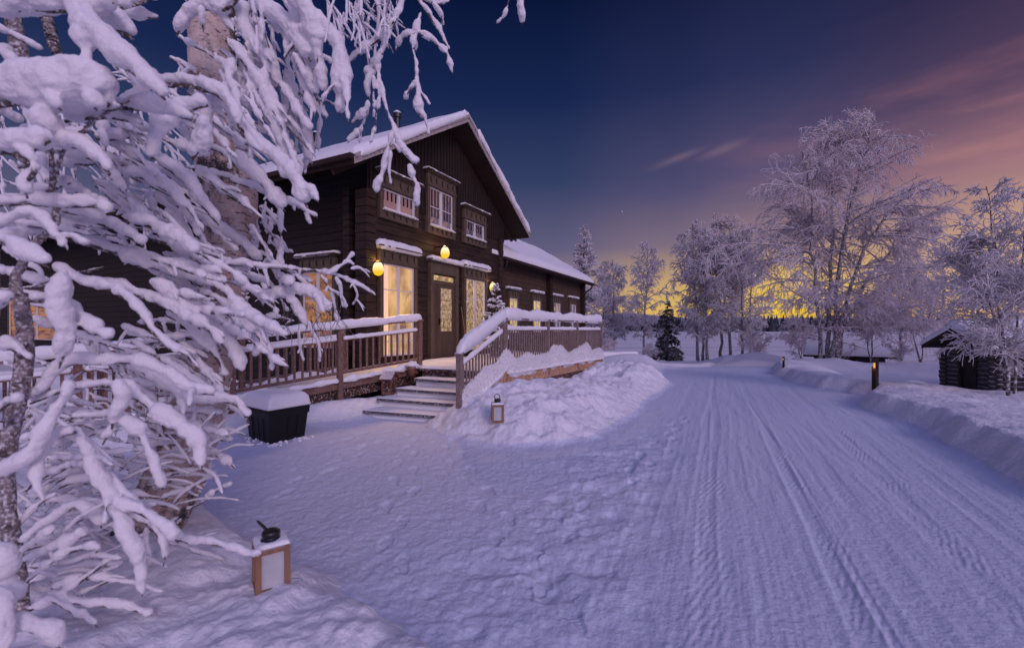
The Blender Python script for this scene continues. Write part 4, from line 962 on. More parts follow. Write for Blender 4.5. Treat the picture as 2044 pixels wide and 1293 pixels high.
def iron_lantern():
    P = Vector(at(822, 757, 9.9)); o = empty('iron_lantern', P, 'small rusty red lantern with snow cap on a scrolled iron foot by the steps', 'lantern')
    m = MB(); m.tubes([tuple(P + Z3 * z) for z in (.03, .09, .12, .28, .30)], [.03, .06, .085, .095, .07], 8); m.build('body', BIRDW, o, smooth=True)
    m = MB(); m.tubes([tuple(P + Z3 * z) for z in (.30, .34, .39, .41)], [.13, .12, .07, .02], 12); m.build('cap_snow', SNOW, o, smooth=True)
    m = MB()
    for k in range(4):
        q = k * math.pi / 2 + .4; d = Vector((math.cos(q), math.sin(q), 0)); m.tubes(smooth_path([tuple(P + Z3 * .06), tuple(P + d * .08 + Z3 * .07), tuple(P + d * .13 + Z3 * .02), tuple(P + d * .17 + Z3 * .04), tuple(P + d * .15 + Z3 * .07)], 14), np.full(14, .009), 6)
    m.build('iron_foot', BLACKM, o, smooth=True)
iron_lantern()
def shovel():
    s, z = fac(922, 611, .12); s2, z2 = fac(934, 660, .5); A = HP(s, .09, z); B = HP(s2 + .05, .45, DECK + .25)
    o = empty('snow_shovel', B, 'long handled snow shovel leaning on the log wall right of the door', 'shovel')
    m = MB(); m.tubes([tuple(B), tuple(A)], [.014, .013], 8); m.build('shaft', LANTW, o)
    m = MB(); d = (A - B).normalized(); m.bar(B - d * .26, B + d * .1, .30, .012, up=N3); m.build('blade', BLACKP, o)
    m = MB(); m.bar(A - U3 * .06, A + U3 * .06, .03, .03); m.build('grip', BLACKP, o)
shovel()

def bollard(px, py, hpx, lab):
    P = foot(px, py, 6, 60); h = hpx / F * P.y; r = h * .068
    o = empty('bollard_light', P, lab, 'bollard', 'dark bollard lights along the snowy road')
    a = Vector((-1, -.25, 0)).normalized(); b_ = Vector((.25, -1, 0)).normalized()
    m = MB(); m.box(P + Z3 * (h * .36 - .1), a * r, b_ * r, Z3 * (h * .36 + .1)); m.box(P + Z3 * h * .925, a * r, b_ * r, Z3 * h * .075); m.box(P - a * r * .45 + Z3 * h * .785, a * r * .55, b_ * r, Z3 * h * .065)
    m.build('post', BLACKM if 0 else M_('charred post', (.02, .012, .012), .7), o)
    m = MB(); m.box(P - a * r * .05 + b_ * r * .1 + Z3 * h * .79, a * r * .06, b_ * r * .85, Z3 * h * .055); m.box(P + a * (r + .003) + b_ * r * .35 + Z3 * h * .76, a * .003, b_ * r * .45, Z3 * h * .085); m.build('light_slit', SLIT, o)
    l = bpy.data.lights.new('bollard_glow', 'POINT'); l.energy = 1.2 if px > 1700 else .3; l.color = (1, .5, .16); l.shadow_soft_size = .04
    lo_ = bpy.data.objects.new('bollard_glow', l); COL.objects.link(lo_); lo_.parent = o; lo_.location = a * (r + .09) + Z3 * h * .72
    return o
bollard(1747, 773, 58, 'taller dark bollard with a warm lit notch at the edge of the near snowbank')
bollard(1564, 733, 21, 'small distant dark bollard by the bend of the road')

# potted fir on the deck
def conifer_pts(rng, H, rad, nb, k, lo=.06, droop=.5, up=75):
    tp = np.stack([rng.normal(0, .004 * H, 9).cumsum() * .3, rng.normal(0, .004 * H, 9).cumsum() * .3, np.linspace(0, H, 9)], 1)
    t = np.sort(rng.uniform(lo, .985, nb)); az = rng.uniform(0, 2 * np.pi, nb)
    base = np.stack([np.interp(t, np.linspace(0, 1, 9), tp[:, i]) for i in range(3)], 1)
    Lb = rad * (1 - t) ** .8 * rng.uniform(.7, 1.15, nb) + .02 * H
    m = 6; s = np.linspace(0, 1, m)
    dz = (s[None] * math.cos(R(up)) - droop * s[None] ** 2 * (1 - .6 * t[:, None])) * Lb[:, None]
    B = np.stack([base[:, 0:1] + np.cos(az)[:, None] * s * Lb[:, None], base[:, 1:2] + np.sin(az)[:, None] * s * Lb[:, None], base[:, 2:3] + dz], -1)
    tw, ti = sprout(rng, B, k, .12, 1.0, 35, 65, Lb * .34, 3, .25, .1, flat=.6)
    return tp, B, tw, Lb
def sprout(rng, P, k, t0, t1, a0, a1, Ln, m, grav, wob, flat=0, fall=.5, up=0):
    """children of every polyline in P (N,m0,3)"""
    Nn, m0, _ = P.shape; idx = np.repeat(np.arange(Nn), k); t = rng.uniform(t0, t1, len(idx)); x = t * (m0 - 1); i = np.minimum(x.astype(int), m0 - 2); u = (x - i)[:, None]
    a = P[idx, i]; b = P[idx, i + 1]; pos = a + (b - a) * u; T = b - a; T /= np.linalg.norm(T, axis=1, keepdims=True) + 1e-9
    rnd = rng.normal(size=(len(idx), 3)); rnd[:, 2] *= (1 - flat); perp = rnd - (rnd * T).sum(1, keepdims=True) * T; perp /= np.linalg.norm(perp, axis=1, keepdims=True) + 1e-9
    an = np.radians(rng.uniform(a0, a1, len(idx)))[:, None]
    d = T * np.cos(an) + perp * np.sin(an); d[:, 2] += up; d /= np.linalg.norm(d, axis=1, keepdims=True)
    L_ = (np.asarray(Ln) if np.ndim(Ln) else np.full(Nn, Ln))[idx] * (1 - fall * t) * rng.uniform(.65, 1.3, len(idx)); st = (L_ / (m - 1))[:, None]
    out = [pos]; p = pos
    for j in range(m - 1):
        d = d + rng.normal(0, wob, d.shape); d[:, 2] -= grav; d /= np.linalg.norm(d, axis=1, keepdims=True); p = p + d * st; out.append(p)
    return np.stack(out, 1), idx
def rads(P, r0, r1): return np.broadcast_to(np.linspace(r0, r1, P.shape[1]), P.shape[:2])

def potted_fir():
    rng = np.random.default_rng(8); P = Vector(at(991, 716, 13.1)); P.z = DECK
    o = empty('potted_fir', P, 'small fir tree with snow on every branch standing on the deck right of the door', 'tree')
    tp, B, tw, Lb = conifer_pts(rng, 1.95, .50, 90, 16, lo=.03, droop=.25, up=72)
    off = np.array(tuple(P)) + [0, 0, .26]
    m = MB(); m.tubes(tp + off, np.linspace(.035, .008, 9), 8); m.tubes(B + off, rads(B, .010, .004), 4, cap=False); m.build('trunk', DKWOOD, o)
    m = MB(); m.tubes(tw + off, rads(tw, .018, .006), 4, cap=False); m.build('crown', SMALLGREEN, o)
    sel = tw[rng.random(len(tw)) < .55]; m = MB(); m.tubes(sel + off + [0, 0, .022], rads(sel, .020, .026), 5); 
    sb = B[:, 2:]; m.tubes(sb + off + [0, 0, .03], rads(sb, .02, .035), 6); m.build('snow', SNOWF, o, smooth=True)
    m = MB(); m.tubes([tuple(P), tuple(P + Z3 * .28)], [.14, .18], 18); m.build('pot', DKWOOD, o)
potted_fir()

# ------------------------------------------------------------------ mid distance trees
def birch(name, seed, H, rad, trunks, nb, k1, k2, tr, label, mat=FROST1, lo=.22, r0=None, droop=.10, twl=1.0, asc=(28, 58), mtrunk=None, twmul=1.0, browse=None):
    """trunks: list of control point lists in local metres"""
    rng = np.random.default_rng(seed); o = empty(name, (0, 0, 0), label, 'tree')
    mt = MB(); mc = MB(); r0 = r0 or H * .011
    for ti, tk in enumerate(trunks):
        tp = smooth_path(tk, 14); tp[1:-1] += rng.normal(0, H * .004, (12, 3)) * [1, 1, .3]
        hh = tp[-1, 2]; rr_ = np.linspace(r0, r0 * .22, 14) * (1 if ti == 0 else .8); rr_[0] *= 1.35; mt.tubes(tp, rr_, 9)
        n = int(nb * (hh / H)); t = np.sort(rng.uniform(lo, .99, n))
        LL = None
        B, _ = sprout(rng, tp[None], n, lo, .99, asc[0], asc[1], np.array([rad]), 7, droop * .6, .09, fall=0)
        # crown profile: short at the bottom and the very top
        z = (B[:, 0, 2] / hh); pr = np.clip(np.sin(np.clip((z - lo) / (1 - lo), 0, 1) ** .8 * np.pi * .80 + .42), .25, 1)
        B = B[:, :1] + (B - B[:, :1]) * pr[:, None, None]
        mt.tubes(B, rads(B, r0 * .22, r0 * .05), 5, cap=False)
        L1 = np.linalg.norm(B[:, -1] - B[:, 0], axis=1)
        S1, i1 = sprout(rng, B, k1, .15, 1.0, 25, 60, L1 * .55, 5, droop, .13)
        mt.tubes(S1, rads(S1, r0 * .055, r0 * .02), 3, cap=False)
        L2 = np.linalg.norm(S1[:, -1] - S1[:, 0], axis=1)
        tw, i2 = sprout(rng, S1, k2, .1, 1.0, 20, 65, np.clip(L2 * .55, .03 * H * .5, .07 * H) * twl, 4, droop * 2.4, .18, fall=.3)
        t3, i3 = sprout(rng, B, k2, .3, 1.0, 20, 65, .04 * H * twl, 4, droop * 2.4, .18, fall=.3)
        allt = np.concatenate([tw, t3]); mc.tubes(allt, rads(allt, tr, tr * .6), 3, cap=False)
        mc.tubes(S1 + [0, 0, tr * .5], rads(S1, tr * .9, tr * .8), 3, cap=False)
        mc.tubes(B + [0, 0, r0 * .25], rads(B, r0 * .20, tr), 4, cap=False)
    mt.build('trunk', mtrunk or TRUNKF, o, smooth=True); mc.build('crown', mat, o, smooth=True)
    return o
def conifer(name, seed, H, rad, nb, k, tr, label, needle=GREEN, snowfrac=.5, lo=.05, droop=.45, up=80, srad=1.0, frost=FROST3):
    rng = np.random.default_rng(seed); o = empty(name, (0, 0, 0), label, 'tree')
    tp, B, tw, Lb = conifer_pts(rng, H, rad, nb, k, lo, droop, up)
    m = MB(); m.tubes(tp, np.linspace(H * .012, H * .002, 9), 8); m.tubes(B, rads(B, H * .004, H * .0015), 4, cap=False); m.build('trunk', TRUNKF, o)
    m = MB(); m.tubes(tw, rads(tw, tr, tr * .5), 4, cap=False); m.tubes(B, rads(B, tr, tr * .6), 4, cap=False); m.build('crown', needle, o, smooth=True)
    sel = tw[rng.random(len(tw)) < snowfrac]; m = MB(); m.tubes(sel + [0, 0, tr * .9], rads(sel, tr * .8 * srad, tr * .7 * srad), 4, cap=False); m.build('snow', frost, o, smooth=True)
    return o
def place(o, px, py, Y=None, rot=0, sc=1, label=None, group=None, z=None):
    if Y is None: P = foot(px, py, 8, 90)
    else:
        P = at(px, py, Y); P.z = gz(P.x, P.y) if z is None else z
    o.location = (P.x, P.y, P.z - .08); o.rotation_euler.z = rot; o.scale = (sc, sc, sc)
    if label: o['label'] = label
    if group: o['group'] = group
    return o
GB = 'slender frosted birches in the grove by the lake'
straight = lambda H, dx=0, dy=0: [[(0, 0, 0), (dx * .2, dy * .2, H * .3), (dx * .6, dy * .6, H * .65), (dx, dy, H)]]
bA = birch('frosted_birch', 11, 12.4, 3.0, straight(12.4, -.5), 46, 8, 8, .028, 'frosted birch at the left edge of the lakeside grove, its crown leaning left', FROST1, lo=.20, droop=.14)
bB = birch('frosted_birch', 12, 11.8, 2.7, straight(11.8, .5, .4), 46, 8, 8, .030, '', FROST3, lo=.17, droop=.14)
bC = birch('frosted_birch', 13, 12.6, 3.1, straight(12.6, .3, -.5), 46, 8, 8, .028, '', FROST2, lo=.22, droop=.14)
place(bA, 1393, 728, 40, 0, 1.0, 'frosted birch at the left edge of the lakeside grove, nearest the dark spruce', GB)
place(bB, 1412, 726, 39, .7, 1.02, 'frosted birch with a dark forked foot, third trunk from the left of the lakeside grove', GB)
place(bC, 1458, 727, 41, 2.1, 1.05, 'tallest frosted birch rising in the middle of the lakeside grove', GB)
for src, px, py, Y, rot, sc, lab in ((bA, 1403, 724, 43, 2.4, .98, 'slim frosted birch standing between the two leftmost trunks of the lakeside grove'),
                                    (bC, 1441, 726, 42, 4.4, 1.06, 'frosted birch with a pair of close dark stems left of the grove middle'),
                                    (bB, 1481, 728, 39, 3.6, 1.0, 'broad frosted birch at the right edge of the lakeside grove, above the twiggy bush'),
                                    (bA, 1497, 722, 46, 1.3, .9, 'paler frosted birch set back behind the right edge of the lakeside grove')):
    place(copy_tree(src), px, py, Y, rot, sc, lab, GB)
place(copy_tree(bB), 1226, 720, 44, .9, .87, 'heavily frosted birch just right of the end of the deck railing', 'frosted birches between the lodge and the spruce')
place(copy_tree(bA), 1284, 729, 37, 2.9, .78, 'frosted birch with a bare leaning lower trunk left of the dark spruce', 'frosted birches between the lodge and the spruce')
place(copy_tree(bC), 1206, 722, 50, 5.0, .86, 'frosted birch half hidden behind the end of the deck railing', 'frosted birches between the lodge and the spruce')
pine = conifer('frosted_pine', 21, 13.2, 2.7, 150, 26, .045, 'tall frosted pine rising behind the low wing roof', needle=FROST1, snowfrac=.6, lo=.12, droop=.25, up=68)
place(pine, 1166, 728, 40, 0, .93)
spr = conifer('spruce', 22, 6.0, 1.75, 150, 26, .045, 'dark green spruce with snow dusted boughs standing by the lake', snowfrac=.28, lo=.02, droop=.55, up=78, srad=.7)
place(spr, 1334, 716, 43, 0, 1.0)
# bushes
bush = birch('frosted_bush', 31, 2.4, 1.3, [[(0, 0, 0), (-.3, 0, .8), (-.7, .1, 2.0)], [(0, 0, 0), (.3, .1, .9), (.8, 0, 2.2)], [(0, 0, 0), (.05, .2, 1.1), (.1, .1, 2.4)]], 20, 6, 6, .016, 'low twiggy frosted bush at the right foot of the birch grove', FROST2, lo=.1, r0=.022, asc=(25, 60), droop=.04)
place(bush, 1508, 722, 37, 0, 1.05, 'low twiggy frosted bush at the right foot of the birch grove', 'frosted bushes')
for px, py, Y, rot, sc, lab in ((1299, 733, 34, 2, .55, 'small frosted shrub in front of the leaning birch trunk'), (1215, 726, 26, 1, .55, 'frosted shrub behind the low snow capped wooden box'), (1796, 738, 27, 3, .55, 'tiny frosted shrub on the open snow right of the tall birch')):
    place(copy_tree(bush), px, py, Y, rot, sc, lab, 'frosted bushes')
# the tall birch with several stems
def loc(px, py, Y0=25, z0=None):   # local offsets of a pixel at depth Y0 from the foot pixel
    p = at(px, py, Y0); return p
bz = gz(at(1655, 738, 25).x, 25.0)
ft = Vector((at(1655, 738, 25).x, 25.0, bz))
def lp(*pts): return [tuple(at(px, py, 25 + dy) - ft) for px, py, dy in pts]
big = birch('tall_birch', 41, 14.2, 4.3, [lp((1660, 742, 0), (1668, 650, 0), (1672, 540, .1), (1700, 400, .2), (1730, 300, .5), (1745, 232, .4)),
                                        lp((1642, 742, .1), (1632, 640, .2), (1624, 520, 0), (1618, 400, -.2), (1600, 300, -.4)),
                                        lp((1655, 742, .2), (1652, 600, .4), (1658, 450, .8), (1665, 330, 1), (1672, 262, 1)),
                                        lp((1668, 742, 0), (1690, 600, -.3), (1735, 480, -.6), (1790, 410, -.8), (1835, 370, -.9)),
                                        lp((1668, 742, .3), (1700, 620, .6), (1760, 520, 1.2), (1815, 470, 1.6), (1850, 445, 1.8))],
            36, 8, 10, .020, 'tallest birch with several dark stems and a wide lacy frosted crown right of the road', FROST2, lo=.14, r0=.15, droop=.12, twl=.9, asc=(32, 78))
big.location = ft
low = birch('frosted_birch', 42, 5.2, 2.0, [[(0, 0, 0), (.3, .1, 1.4), (.9, .1, 2.6), (1.4, .1, 3.4)], [(0, 0, 0), (-.2, .1, 1.6), (-.5, .1, 3.4)]], 30, 7, 7, .016, '', FROST2, lo=.15, r0=.04, droop=.12)
RB = 'frosted trees right of the road'
place(low, 1738, 738, 26, .3, 1.15, 'low drooping frosted birch at the right foot of the tallest birch', RB)
for src, px, py, Y, rot, sc, lab in ((low, 1600, 722, 35, 1.6, .95, 'low frosted birch left of the tallest birch beside the far cabin'),
                                    (low, 1838, 728, 31, 2.2, 1.55, 'wide dark stemmed frosted tree behind the open snow left of the log shed'),
                                    (bC, 1800, 724, 37, 3.3, .74, 'frosted birch seen between the tallest birch and the log shed'),
                                    (bA, 1880, 726, 34, 1.1, .62, 'frosted birch rising just behind the left eave of the log shed'),
                                    (bB, 1948, 720, 33, 2.0, .62, 'frosted birch behind the middle of the log shed roof'),
                                    (bC, 2012, 720, 31, .2, .62, 'frosted birch behind the right end of the log shed roof')):
    place(copy_tree(src), px, py, Y, rot, sc, lab, RB)
# trees beyond the right edge of the picture, mirrored in the windows
for i, (src, az, D, sc) in enumerate(((bB, 55, 26, .8), (bC, 61, 30, .8), (bA, 64.5, 34, .8), (bB, 67.5, 30, .75), (spr, 69.5, 28, .8), (bC, 73, 33, .8), (bC, 78, 26, .8), (bB, 84, 28, .85), (bA, 90, 30, .8))):
    o = copy_tree(src); x_, y_ = D * math.sin(R(az)), D * math.cos(R(az)); o.location = (x_, y_, gz(x_, y_) - .05); o.rotation_euler.z = i * 1.3; o.scale = (sc,) * 3
    o['label'] = 'frosted tree beyond the right side of the yard, seen only mirrored in the windows'; o['group'] = 'trees mirrored in the lodge windows'
# young birch at the right edge
ysh = foot(2014, 797, 6, 20); ysh = Vector((at(2014, 797, 9.6).x, 9.6, gz(at(2014, 797, 9.6).x, 9.6)))
def yl(*pts): return [tuple(at(px, py, 9.6 + dy) - Vector((ysh.x, ysh.y, ysh.z))) for px, py, dy in pts]
yb = birch('young_birch', 51, 4.6, 1.15, [yl((2014, 810, 0), (2006, 690, 0), (1990, 560, .05), (1982, 450, .1), (1968, 372, .1)),
                                         yl((2020, 810, .1), (2000, 700, .3), (1965, 570, .4), (1935, 480, .5)),
                                         yl((2020, 810, .1), (2030, 650, .3), (2040, 500, .4), (2050, 395, .5))],
           40, 7, 6, .0125, 'young birch thick with frost leaning over in front of the log shed', FROST3, lo=.17, r0=.035, droop=.05, asc=(35, 70), twl=1.2)
yb.location = ysh

# ------------------------------------------------------------------ log shed on the right
def shed():
    A = Vector(at(1889, 783, 17.5)); Bc = Vector(at(1990, 797, 15.2)); z0 = min(A.z, Bc.z) - .5; zt = 1.02
    A.z = Bc.z = 0; o = empty('log_shed', (Bc.x, Bc.y, -.8), 'small blackened log shed with plank door and thick rounded snow on its roof', 'shed')
    g = (Bc - A); Wd = g.length; g.normalize(); n = Vector((g.y, -g.x, 0)); 
    if n.x > 0: n = -n                      # gable faces left, towards the road
    back = -n; Ln = 4.2
    dr0, dr1 = .34 * Wd, .66 * Wd
    m = MB(); course = .165; k = int((zt - z0) / course)
    def logseg(P, Q, z, r=.085): m.tubes([tuple(P + Z3 * z), tuple(Q + Z3 * z)], [r, r], 10)
    for i in range(k):
        z = z0 + course * (i + .5); e = .20 + .03 * math.sin(i * 2.3)
        if i < k - 1:
            logseg(A - g * e, A + g * dr0, z); logseg(A + g * dr1, Bc + g * (e * .8), z)
        else: logseg(A - g * e, Bc + g * e * .8, z)
    m.build('gable_wall', CABLOG, o, smooth=True)
    m = MB()
    for i in range(k):
        z = z0 + course * i
        for c in (A, Bc): logseg(c - back * (.20 + .02 * math.cos(i * 1.7)), c + back * Ln, z)
    m.build('side_wall', CABLOG, o, smooth=True)
    m = MB(); c = A + g * (dr0 + dr1) / 2; m.box(c + n * .0 + Z3 * ((z0 + zt) / 2 - .05), g * (dr1 - dr0) * .44, n * .03, Z3 * (zt - z0) / 2 * .93); d_ = m.build('door', BOARD, o)
    m = MB()
    for s_ in (dr0, dr1): m.box(A + g * s_ + n * .02 + Z3 * ((z0 + zt) / 2 - .05), g * .05, n * .07, Z3 * (zt - z0) / 2 * .96)
    m.build('door_frame', SOFFIT, o)
    m = MB(); m.box(A + g * (dr1 - .12) + n * .06 + Z3 * (zt - .85), g * .012, n * .03, Z3 * .05); m.build('handle', BLACKM, d_)
    apz = zt + .68; mid = (A + Bc) / 2; ov = .55; el_ = Wd / 2 + .42
    m = MB(); m.prism([A - n * .02 + Z3 * zt, Bc - n * .02 + Z3 * zt, mid - n * .02 + Z3 * (apz - .1)], back * .06); m.build('gable_board', SOFFIT, o)
    m = MB()
    for sg in (-1, 1):
        e = mid + g * sg * el_ + n * ov + Z3 * (zt - .02); t = mid + n * ov + Z3 * apz
        m.prism([e, t, t - Z3 * .08, e - Z3 * .08], back * (Ln + 2 * ov)); m.prism([e + Z3 * .02 - n * .0, t + Z3 * .02, t - Z3 * .16, e - Z3 * .12], n * .04)
    rf_ = m.build('roof', SOFFIT, o)
    for sg in (-1, 1):
        e = mid + g * sg * (el_ + .05) + n * (ov + .08) + Z3 * (zt + .0); t = mid + n * (ov + .08) + Z3 * (apz + .02); q = [e, t, t + back * (Ln + 2 * ov), e + back * (Ln + 2 * ov)]
        m = MB(); snow_pad(m, *(q if sg > 0 else q[::-1]), .30, 16, 40, edge=.32, seed=31, lump=.12, drop=.01) if False else snow_pad(m, *(q[::-1] if sg > 0 else q), .30, 16, 40, edge=.32, seed=31, lump=.12, drop=.01)
        m.build('roof_snow', ROOFSNOW, rf_, smooth=True)
    m = MB(); snow_strip(m, [mid + n * (ov + .05) + Z3 * (apz + .12), mid + back * (Ln + ov) + Z3 * (apz + .12)], .7, .24, seed=5, lump=.1); m.build('roof_snow', ROOFSNOW, rf_, smooth=True)
shed()
def cabin():
    Y0 = 31.0; L_ = at(1614, 720, Y0); o = empty('lake_cabin', (L_.x, Y0, 0), 'far low cabin with blue shaded snowy roof behind the tallest birch', 'cabin')
    e = Vector((.80, -.60, 0)); f = Vector((.60, .80, 0)); A0 = Vector((L_.x, Y0, 0)); ln = 4.4; dep = 1.9
    ze = at(0, 711, Y0).z + .22; zr = at(0, 673, Y0 + dep).z + .1; zb = ze - 1.6
    q = lambda i, j, z: A0 + e * i + f * j + Z3 * z
    m = MB(); log_wall(m, q(.3, 0, 0), q(ln - .3, 0, 0), -f, zb, ze + .05, course=.2); m.build('wall', CABLOG, o)
    m = MB(); log_wall(m, q(.3, 2 * dep, 0), q(.3, .2, 0), -e, zb, ze + .05, course=.2); m.build('wall', CABLOG, o)
    m = MB(); m.prism([q(.2, -.3, ze - .05), q(.2, dep, zr - .12), q(.2, 2 * dep + .3, ze - .05)], e * .08); m.build('gable_board', SOFFIT, o)
    m = MB()
    for s_ in (-1, 1): m.prism([q(-.3, dep + s_ * (dep + .45), ze - .1), q(-.3, dep, zr - .02), q(-.3, dep, zr - .18), q(-.3, dep + s_ * (dep + .45), ze - .22)], e * (ln + .6))
    r_ = m.build('roof', SOFFIT, o)
    m = MB(); snow_pad(m, q(-.33, -.5, ze - .08), q(ln + .33, -.5, ze - .08), q(ln + .33, dep, zr), q(-.33, dep, zr), .22, 30, 14, edge=.22, seed=2, lump=.1); m.build('roof_snow', ROOFSNOW, r_, smooth=True)
    m = MB(); c = q(ln / 2, -.02, (zb + ze) / 2 + .1); m.box(c, e * .35, f * .04, (0, 0, .8)); m.build('door', BOARD, o)
cabin()
def low_box():
    A = at(1203, 727, 21); B = at(1271, 727, 21.4); A.z = B.z = A.z - .15; d = (B - A).normalized(); nn = Vector((-d.y, d.x, 0)); h = .48
    o = empty('wooden_box', A, 'low dark wooden box under a flat slab of snow beyond the end of the deck', 'box')
    m = MB(); m.prism([A, B, B + nn * 1.0, A + nn * 1.0], Z3 * h); m.build('box_body', SOFFIT, o)
    m = MB(); m.prism([A - d * .05 - nn * .05 + Z3 * h, B + d * .05 - nn * .05 + Z3 * h, B + d * .05 + nn * 1.05 + Z3 * h, A - d * .05 + nn * 1.05 + Z3 * h], Z3 * .05); m.build('lid', CABLOG, o)
    m = MB(); a = h + .052; snow_pad(m, A - d * .07 - nn * .07 + Z3 * a, B + d * .07 - nn * .07 + Z3 * a, B + d * .07 + nn * 1.07 + Z3 * a, A - d * .07 + nn * 1.07 + Z3 * a, .2, 14, 10, edge=.12, seed=2, lump=.1); m.build('lid_snow', SNOW, o, smooth=True)
low_box()

# ------------------------------------------------------------------ foreground: snow laden birch and sapling
BRSNOW = M_('clinging snow', (.78, .77, .82), .85, bump=.006, bscale=70, spec=.15)
tx1 = bpy.data.textures.new('snow_fluff', 'CLOUDS'); tx1.noise_scale = .026; tx1.noise_depth = 3
tx2 = bpy.data.textures.new('snow_lumps', 'CLOUDS'); tx2.noise_scale = .085; tx2.noise_depth = 1
def fluffy(o, vox, amt):
    m = o.modifiers.new('union', 'REMESH'); m.mode = 'VOXEL'; m.voxel_size = vox; m.use_smooth_shade = True
    m = o.modifiers.new('soften', 'SMOOTH'); m.factor = .5; m.iterations = 3
    m = o.modifiers.new('lumps', 'DISPLACE'); m.texture = tx2; m.texture_coords = 'LOCAL'; m.strength = amt * 3.2; m.mid_level = .5
    m = o.modifiers.new('fluff', 'DISPLACE'); m.texture = tx1; m.texture_coords = 'LOCAL'; m.strength = amt; m.mid_level = .5
class Snowy:
    def __init__(s, seed): s.mul = .87; s.sn = MB(); s.fine = MB(); s.bk = MB(); s.rg = np.random.default_rng(seed)
    def branch(s, pts, Y0, Y1=None, bend=0, bark=1.0, step=.017, k=10, twigs=0, snowmul=1.0, rimy=.10):
        """pts: (px, py, half thickness px); depth runs Y0..Y1"""
        Y1 = Y0 if Y1 is None else Y1; n0 = len(pts); P3 = []
        for i, (x, y, r) in enumerate(pts):
            Y = Y0 + (Y1 - Y0) * i / max(1, n0 - 1); p = at(x, y, Y); P3.append((p.x, p.y, p.z, r / F * Y))
        return s.path(P3, bark, step, k, twigs, snowmul, rimy)
    def path(s, P3, bark=1.0, step=.017, k=10, twigs=0, snowmul=1.0, rimy=.10):
        P3 = np.array(P3, float); P3[:, 3] *= s.mul; Ln = np.linalg.norm(np.diff(P3[:, :3], axis=0), axis=1).sum(); n = int(max(6, Ln / step)); C = smooth_path(P3, n); rg = s.rg
        P = C[:, :3].copy(); rr = np.maximum(C[:, 3], .002) * snowmul
        x = np.linspace(0, Ln, n); sd = rg.integers(0, 9999)
        rb = np.clip(rr * .28, .0028, .014) * bark * np.linspace(1, .55, n)
        wig = np.stack([fbm(x * 3.2, x * 0 + q, 3, sd + q) for q in range(3)], 1) * .05 * np.minimum(1, x / .12)[:, None]
        P += wig
        s.bk.tubes(P - np.array([0, 0, 1]) * (rr * .80)[:, None], rb, 6)
        if snowmul > 0:
            e = np.minimum(x, Ln - x) / (rr.mean() * 1.3); e = np.sqrt(np.clip(1 - (1 - np.clip(e, 0, 1)) ** 2, .03, 1))
            rad = rr * (1 + .42 * 2 * fbm(x / (rr.mean() * 3.0), x * 0 + 3, 3, sd + 9)) * (.25 + .75 * e)
            if rr.mean() > .012: rad = rad * (1 - .42 * sst(.58, .74, vnoise(x / (rr.mean() * 4.2) + 31, x * 0 + 7, sd + 41)))
            T = np.gradient(P, axis=0); T /= np.linalg.norm(T, axis=1, keepdims=True) + 1e-9
            ref = np.array([0, 0, 1.]) if abs(T[:, 2]).mean() < .85 else np.array([0, 1., 0])
            A = np.cross(T, ref); A /= np.linalg.norm(A, axis=1, keepdims=True) + 1e-9; B = np.cross(A, T)
            th = np.arange(k) * 2 * np.pi / k; V = []
            for j, a in enumerate(th):
                nz_ = 1 + rimy * 2 * fbm(x / (rr.mean() * 1.2) + 5 * math.cos(a), x * 0 + 5 * math.sin(a), 3, sd + 21)
                V.append(P + (A * math.cos(a) + B * math.sin(a) * (1.02)) * (rad * nz_)[:, None])
            V = np.stack(V, 1); i = np.arange(n - 1)[:, None] * k; q = np.arange(k)[None]; q2 = (q + 1) % k
            (s.sn if rr.mean() > .0125 else s.fine).add(V.reshape(-1, 3), np.stack([i + q, i + q2, i + k + q2, i + k + q], -1).reshape(-1, 4), fn=[list(range(k))[::-1], [(n - 1) * k + a for a in range(k)]])
        for q in range(twigs):     # side shoots, smaller, drooping
            t = rg.uniform(.15, .95); i = int(t * (n - 1)); r1 = rr[i] * rg.uniform(.4, .65); L2 = rg.uniform(5, 11) * max(r1, .008)
            d = np.array([rg.normal(.4, .6), rg.normal(0, .5), -abs(rg.normal(.5, .4))]); d /= np.linalg.norm(d); p0 = P[i]
            p1 = p0 + d * L2 * .5; p2 = p1 + (d + [0, 0, -.5]) * L2 * .45
            s.mul_ = s.mul; s.mul = 1.0; s.path([(*p0, r1), (*p1, r1 * 1.05), (*p2, r1 * .7)], bark, step, 8, 0, snowmul, rimy); s.mul = s.mul_
big_b = Snowy(100); sap = Snowy(200)
bfoot = at(232, 1165, 3.0); bfoot.z = gz(bfoot.x, bfoot.y) - .1
tree1 = empty('snowy_birch', bfoot, 'big leaning white barked birch loaded with thick snow on drooping branches at left', 'tree')
